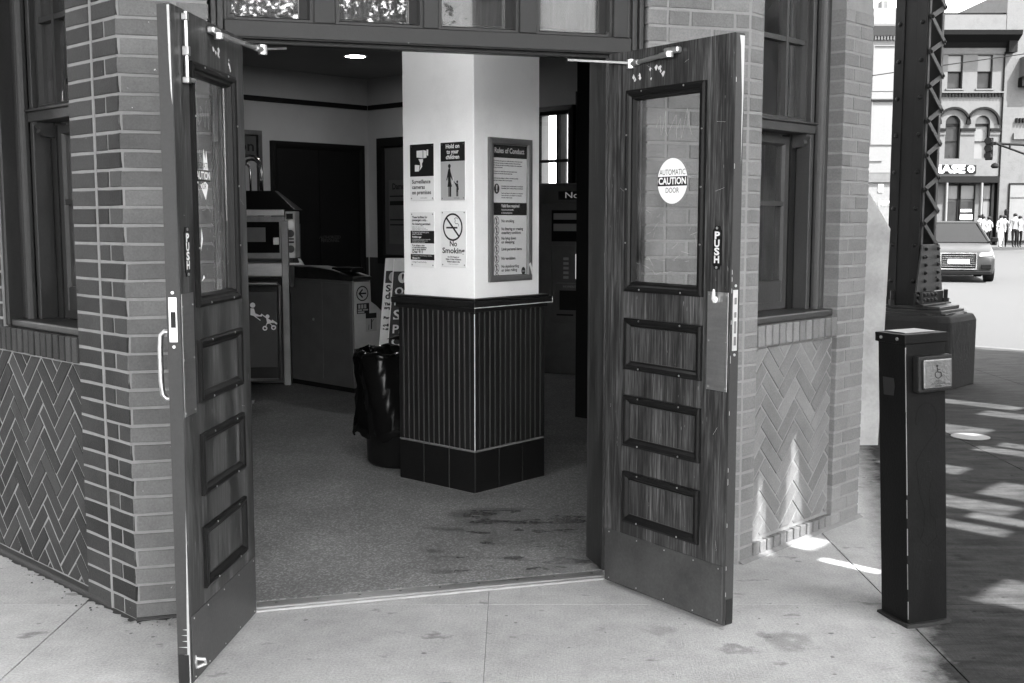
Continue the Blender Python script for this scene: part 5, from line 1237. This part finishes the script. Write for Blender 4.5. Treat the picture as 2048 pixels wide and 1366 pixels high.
nbk = thing('adjoining_building', 'pale plain-fronted building at the right edge across the street', 'building', (31, YB, 0))
BX0 = 28.2
obj('wall', MB().box(FF, BX0, 40, -9, -.05, 0, 14.5), 'stone2', nbk)
for z0, s0 in ((9.9, 29.75), (5.6, 29.9)):
    wn = obj('window', MB().box(FF, s0, s0 + 1.1, -.04, .02, z0, z0 + 1.9), 'vision', nbk)
for a, b in ((28.75, 29.85), (30.0, 31.2)):
    wn = obj('shop_window', MB().frame(FF, a, b, .2, 3.6, [(0, -.049), (0, .03), (.06, .03), (.06, -.049)]), 'far_dark', nbk); obj('pane', MB().box(FF, a + .05, b - .05, -.045, -.01, .3, 2.7), 'vision_lit', wn); obj('transom_pane', MB().box(FF, a + .05, b - .05, -.045, -.01, 2.78, 3.5), 'vision_lit', wn)
x = 28.95
while x < 31: obj('dentil', MB().box(FF, x, x + .10, -.05, .1, 7.05, 7.3), 'far_dark', nbk); x += .19
obj('oriel', MB().box(FF, 29.05, 31, -.05, .6, 9.6, 10.7), 'stone', nbk); obj('oriel_base', MB().box(FF, 29.0, 31, -.05, .5, 9.05, 9.55), 'far_dark', nbk); obj('carved_panel', MB().box(FF, 28.85, 29.6, -.05, .08, 6.1, 6.45), 'stone', nbk)
for s0 in (28.95, 29.1): obj('wall_lamp', MB().lathe(FF.p(28.55, .2, 1.9), [(.05, -.25), (.10, -.1), (.11, .1), (.06, .2)], 8), 'far_dark', nbk); break
# narrow strip seen between the brick corner and the steel column
Fw = Frame((0, 60), 0)
wb = thing('mansard_building', 'white corner building with cornice and slate mansard seen between brick corner and steel column', 'building', (19.5, 60, 0))
obj('wall', MB().box(Fw, 14, 20.4, -8, 0, 3.95, 11.0), 'stone3', wb); obj('cornice', MB().rings([[Fw.p(s, t, z) for t, z in ((0, 10.95), (.2, 10.95), (.5, 11.4), (.5, 11.5), (0, 11.5))] for s in (13.6, 20.8)]), 'stone', wb)
x = 18.6
while x < 20.6: obj('dentil', MB().box(Fw, x, x + .09, .0, .18, 10.75, 10.93), 'slate', wb); x += .16
obj('roof', MB().rings([[Fw.p(s, t, z) for s, z in ((14, 11.5), (20.5, 11.5), (20.1, 12.4), (14, 12.4))] for t in (-8, -.1)]), 'slate', wb); obj('chimney', MB().box(Fw, 19.85, 20.2, -3, -2.4, 12.0, 13.2), 'stone2', wb); obj('roof_post', MB().box(Fw, 19.25, 19.36, -.5, -.4, 12.3, 13.0), 'stone3', wb)
for z0 in (8.45, 5.7): obj('blind_window', MB().frame(Fw, 18.75, 20.15, z0 - .3, z0 + 2.05, [(0, .001), (0, .06), (.05, .06), (.05, .001)]), 'stone3', wb)
obj('string_course', MB().box(Fw, 18.4, 20.45, 0, .1, 7.63, 7.70), 'far_dark', wb); obj('string_course', MB().box(Fw, 18.4, 20.45, 0, .1, 7.75, 8.10), 'slate', wb); obj('string_course', MB().box(Fw, 18.2, 19.4, 0, .06, 4.55, 4.62), 'slate', wb)
obj('storefront', MB().box(Fw, 14, 20.4, -8, -.02, 0, 3.94), 'slate', wb); obj('shop_band', MB().box(Fw, 14, 20.4, 0, .1, 3.45, 3.9), 'stone2', wb); obj('poster', MB().box(Fw, 19.25, 19.52, .01, .03, 2.95, 3.35), 'white', wb)
txt('1939', Fw, 19.6, .04, 2.35, .36, 'white', wb, width=.62)
# street furniture in that strip
def pole_sign(): 
    t = thing('transit_sign', 'white blade sign with a round transit emblem beside the steel column', 'sign', (17.55, 53.0, 0)); F = Frame((17.85, 53.0), 0)
    obj('pole', MB().cyl(F.p(.30, 0, -.1), F.p(.30, 0, 5.2), .05, 8), 'slate', t); obj('panel', MB().box(F, -.22, .26, -.03, .0, 3.75, 4.75), 'white', t); obj('emblem_plate', MB().box(F, -.17, .26, -.03, .002, 4.78, 5.2), 'greyprint', t)
    r = MB(); r.ring(F, .045, 4.99, .004, .135, .165); r.box(F, -.06, .15, .003, .005, 4.95, 5.03); obj('emblem', r, 'white', t)
pole_sign()
def signal(o, label, k=1.0, facing=0, arm=None):
    F = Frame((o[0], o[1]), facing); t = thing('traffic_signal', label, 'traffic light', (o[0], o[1], o[2]))
    obj('housing', MB().box(F, -.17 * k, .17 * k, -.1, .1, o[2], o[2] + 1.05 * k), 'far_dark', t, bevel=.02)
    for i in range(3):
        z = o[2] + (.175 + .35 * i) * k; v_ = MB(); a = F.p(0, .1, z); b = F.p(-.08 * k, .36, z + .02)
        v_.cyl(a, b, .15 * k, 12, .17 * k); obj('visor', v_, 'far_dark', t)
    if arm:
        m = MB(); m.cyl(F.p(.25, 0, o[2] + .78 * k), Vector(arm[0]), .06, 8); m.cyl(F.p(.35, 0, o[2] + .75 * k), Vector(arm[1]), .05, 8); m.cyl(F.p(.9, 0, o[2] + .76), F.p(.9, 0, o[2] + .53), .04, 6); obj('mast_arm', m, 'far_dark', t)
        obj('bracket', MB().box(F, .17, .30, -.03, .03, o[2] + .70, o[2] + .86), 'far_dark', t); obj('camera', MB().lathe(F.p(.28, .1, o[2] - .32), [(.05, .18), (.16, .1), (.19, 0), (.12, -.08)], 12), 'far_dark', t)
        p_ = Vector(arm[2]); obj('post', MB().cyl(p_, (p_.x, p_.y, -.12), .11, 10), 'far_dark', t)
signal((22.92, 55, 4.35), 'dark traffic signal on a braced mast arm in front of the arched windows', 1.0, -22, ((29, 55.1, 4.85), (29, 55.1, 3.1), (29, 55.1, 5.2)))
signal((18.02, 53.6, 3.0), 'small traffic signal half hidden behind the steel column below the transit sign', .8, 20)
pst = MB(); pst.cyl((18.2, 53.6, -.12), (18.2, 53.6, 4.0), .06, 8)
wv = MB(); wv.tube([(10, 50, 6.9), (18.75, 50, 8.16), (22.15, 50, 8.63), (34, 50, 10.6)], .022, 5); tag(obj('overhead_cable', wv, 'far_dark'), 'thin overhead cable crossing the front of the arched building', 'cable')

# ---- people on the far pavement
def person(x, y, h, yaw, top, bottom, label, stride=.16, arms='down', hairup=0.0):
    k = h / 1.75; me = bpy.data.meshes.new('body')
    V = [(0, 0, .96), (0, 0, 1.12), (0, .01, 1.30), (0, .01, 1.45), (0, .015, 1.53), (0, .03, 1.60), (0, .035, 1.72),
         (.09, 0, .92), (.10, stride * .6, .50), (.10, stride, .09), (.10, stride + .14, .035),
         (-.09, 0, .92), (-.10, -stride * .2, .50), (-.10, -stride, .10), (-.10, -stride + .13, .04),
         (.18, 0, 1.42), (.235, -.03, 1.16), (.24, .06, .93), (.24, .10, .84), (-.18, 0, 1.42), (-.235, .05, 1.16), (-.24, .03, .93), (-.24, .06, .84)]
    if arms == 'bent': V[17] = (.17, .22, 1.13); V[18] = (.12, .28, 1.16)
    Ed = [(0, 1), (1, 2), (2, 3), (3, 4), (4, 5), (5, 6), (0, 7), (7, 8), (8, 9), (9, 10), (0, 11), (11, 12), (12, 13), (13, 14), (3, 15), (15, 16), (16, 17), (17, 18), (3, 19), (19, 20), (20, 21), (21, 22)]
    Rd = [.135, .125, .15, .13, .06, .085, .075, .095, .065, .045, .035, .095, .065, .045, .035, .065, .048, .036, .030, .065, .048, .036, .030]
    me.from_pydata([Vector(v) * k for v in V], Ed, [])
    tmp = bpy.data.objects.new('tmp', me); C.objects.link(tmp); sm_ = tmp.modifiers.new('s', 'SKIN'); ss = tmp.modifiers.new('u', 'SUBSURF'); ss.levels = 1; ss.render_levels = 1
    sk = me.skin_vertices[0].data if me.skin_vertices else None
    if sk is None:
        bm_ = bmesh.new(); bm_.from_mesh(me); bm_.verts.layers.skin.verify(); bm_.to_mesh(me); bm_.free(); sk = me.skin_vertices[0].data
    for i, r in enumerate(Rd): sk[i].radius = (r * k, r * k * (.72 if i in (0, 1, 2, 3) else 1)); sk[i].use_root = (i == 0)
    dg = bpy.context.evaluated_depsgraph_get(); m2 = bpy.data.meshes.new_from_object(tmp.evaluated_get(dg)); bpy.data.objects.remove(tmp)
    m2.materials.clear()
    for m in ('skin', top, bottom, 'tyre'): m2.materials.append(MT[m])
    for p in m2.polygons:
        c = p.center / k; p.use_smooth = True
        if c.z > 1.51: p.material_index = 0
        elif c.z < .075: p.material_index = 3
        elif abs(c.x) > .175 and c.z < 1.10: p.material_index = 0
        elif c.z < .97: p.material_index = 2
        else: p.material_index = 1
    t = thing('person', label, 'person', (x, y, 0), 'people on the far pavement')
    M = Matrix.Translation((x, y, .02)) @ Matrix.Rotation(R(yaw), 4, 'Z'); o = bpy.data.objects.new('body', m2); link(o, t, M)
    hm = MB(); hm.lathe((0, .015 * k, 1.685 * k), [(.055, -.10 * k), (.098, -.05 * k), (.108, .01), (.09, .065 * k), (.05, .09 * k), (.012, .098 * k)], 12)
    if hairup: hm.lathe((0, -.06 * k, 1.80 * k), [(.02, -.06), (.05, -.02), (.05, .04), (.02, .08)], 8)
    ho = bpy.data.objects.new('hair', mesh(hm, 'hair', True)); link(ho, t, M); return t
random.seed(2)
person(25.10, 60.6, 1.66, 200, 'shirt', 'trouser', 'person in a white top and dark trousers nearest the silver car', .18, 'down', 1)
person(25.55, 60.9, 1.62, 20, 'shirt', 'trouser', 'person in a loose white top, second from the silver car', .12, 'bent')
person(25.88, 60.2, 1.70, 190, 'shirt', 'legs_l', 'person in a white top and pale shorts in the middle of the group', .16, 'bent')
person(26.28, 60.7, 1.68, 160, 'shirt', 'trouser', 'person in a white shirt and dark trousers right of the pale shorts', .10)
person(26.66, 60.3, 1.78, 180, 'shirt_g', 'trouser', 'tallest person, in a grey top and dark trousers', .08)
person(25.35, 61.6, 1.72, 30, 'shirt_g', 'trouser', 'person in a dark top behind the two nearest the car', .1)
person(26.46, 61.5, 1.64, 10, 'shirt', 'trouser', 'person in white half hidden beside the tallest person', .1)
person(27.02, 60.5, 1.66, 175, 'shirt', 'trouser', 'person in a white top and dark trousers at the right picture edge', .12)

# ---- silver car
def car(px, py, yaw):
    t = thing('car', 'silver grey estate car turning in the sunlit street behind the steel column', 'car', (px, py, -.13))
    M = Matrix.Translation((px, py, -.13)) @ Matrix.Rotation(R(yaw), 4, 'Z')          # local: front towards -y, x to the car's left side seen right
    class CF(Frame):
        def __init__(f): f.rd = M.to_3x3() @ Vector((1, 0, 0)); f.n = M.to_3x3() @ Vector((0, -1, 0))
        def p(f, s, t_, z): return M @ Vector((s, -t_, z))
    F = CF()
    def loft(name, secs, m, bev=.0, parent=t, smooth=True, seg=2, sub=0):
        mb = MB(); mb.rings([[M @ Vector(v) for v in s] for s in secs]); o = obj(name, mb, m, parent, smooth=bool(sub), bevel=bev, seg=seg)
        if sub: q = o.modifiers.new('round', 'SUBSURF'); q.levels = 1; q.render_levels = sub
        return o
    def sec(y, w0, w1, w2, zb, zm, zt): return [(-w0, y, zb), (w0, y, zb), (w1, y, zm), (w2, y, zt), (-w2, y, zt), (-w1, y, zm)]
    loft('body', [sec(0, .74, .80, .66, .30, .58, .70), sec(.10, .86, .90, .78, .22, .62, .80), sec(.45, .90, .94, .84, .20, .68, .92), sec(1.35, .92, .95, .88, .20, .72, 1.04), sec(2.4, .92, .96, .90, .22, .74, 1.05), sec(3.9, .92, .95, .88, .22, .76, 1.08), sec(4.5, .88, .90, .82, .30, .78, 1.04), sec(4.65, .80, .82, .74, .38, .78, .98)], 'carpaint', .035, seg=3, sub=2)
    gh = loft('cabin', [[(-.86, 1.25, 1.03), (.86, 1.25, 1.03), (.60, 2.05, 1.53), (-.60, 2.05, 1.53)], [(-.86, 1.30, 1.02), (.86, 1.30, 1.02), (.60, 2.06, 1.545), (-.60, 2.06, 1.545)], [(-.88, 4.1, 1.05), (.88, 4.1, 1.05), (.62, 3.85, 1.56), (-.62, 3.85, 1.56)], [(-.86, 4.5, 1.04), (.86, 4.5, 1.04), (.60, 3.98, 1.50), (-.60, 3.98, 1.50)]], 'carglass', .02)
    loft('roof', [[(-.60, 2.05, 1.55), (.60, 2.05, 1.55), (.58, 2.10, 1.585), (-.58, 2.10, 1.585)], [(-.63, 3.86, 1.555), (.63, 3.86, 1.555), (.60, 3.85, 1.59), (-.60, 3.85, 1.59)]], 'carpaint', .02)
    for sx in (-1, 1):
        mb = MB(); mb.tube([M @ Vector((sx * .855, 1.26, 1.04)), M @ Vector((sx * .61, 2.04, 1.55))], .035, 6); obj('pillar', mb, 'carpaint', t)
        mb = MB(); mb.rings([[M @ Vector((sx * x, y, z)) for x, z in ((.92, 1.02), (1.10, 1.04), (1.10, 1.15), (.95, 1.16))] for y in (1.50, 1.64)]); obj('mirror', mb, 'far_dark', t, bevel=.02, seg=2)
        mb = MB(); mb.rings([[M @ Vector((sx * x, y, z)) for x, y, z in ((.50, -.005, .68), (.80, .06, .70), (.80, .05, .80), (.52, -.01, .765))], [M @ Vector((sx * x, y + .12, z)) for x, y, z in ((.50, .0, .68), (.80, .06, .70), (.80, .06, .80), (.52, 0, .765))]]); obj('headlight', mb, 'lampglass', t, bevel=.01)
        mb = MB(); mb.box(F, sx * .56 if sx > 0 else -.80, .80 if sx > 0 else -.56, -.03, .03, .36, .48); obj('air_intake', mb, 'far_dark', t, bevel=.01)
        for y in (.86, 3.70):
            w_ = MB(); a, b = M @ Vector((sx * .70, y, .335)), M @ Vector((sx * .945, y, .335)); w_.cyl(a, b, .335, 24); wo_ = obj('wheel', w_, 'tyre', t, bevel=.03, seg=2)
            r_ = MB(); r_.cyl(b, M @ Vector((sx * .955, y, .335)), .22, 16); obj('rim', r_, 'chrome', wo_)
    g = obj('grille', MB().box(F, -.42, .42, -.02, .03, .36, .76), 'far_dark', t, bevel=.02)
    for k in range(6): obj('grille_bar', MB().box(F, -.40, .40, .03, .045, .42 + .055 * k, .432 + .055 * k), 'chrome', g)
    obj('grille_surround', MB().frame(F, -.45, .45, .34, .78, [(0, .0), (0, .05), (.03, .05), (.03, 0)]), 'chrome', g); obj('number_plate', MB().box(F, -.26, .26, .046, .06, .50, .61), 'white', g)
    obj('bumper_lip', MB().box(F, -.80, .80, -.06, .05, .20, .31), 'far_dark', t, bevel=.02)
car(11.66, 29.6, -17)
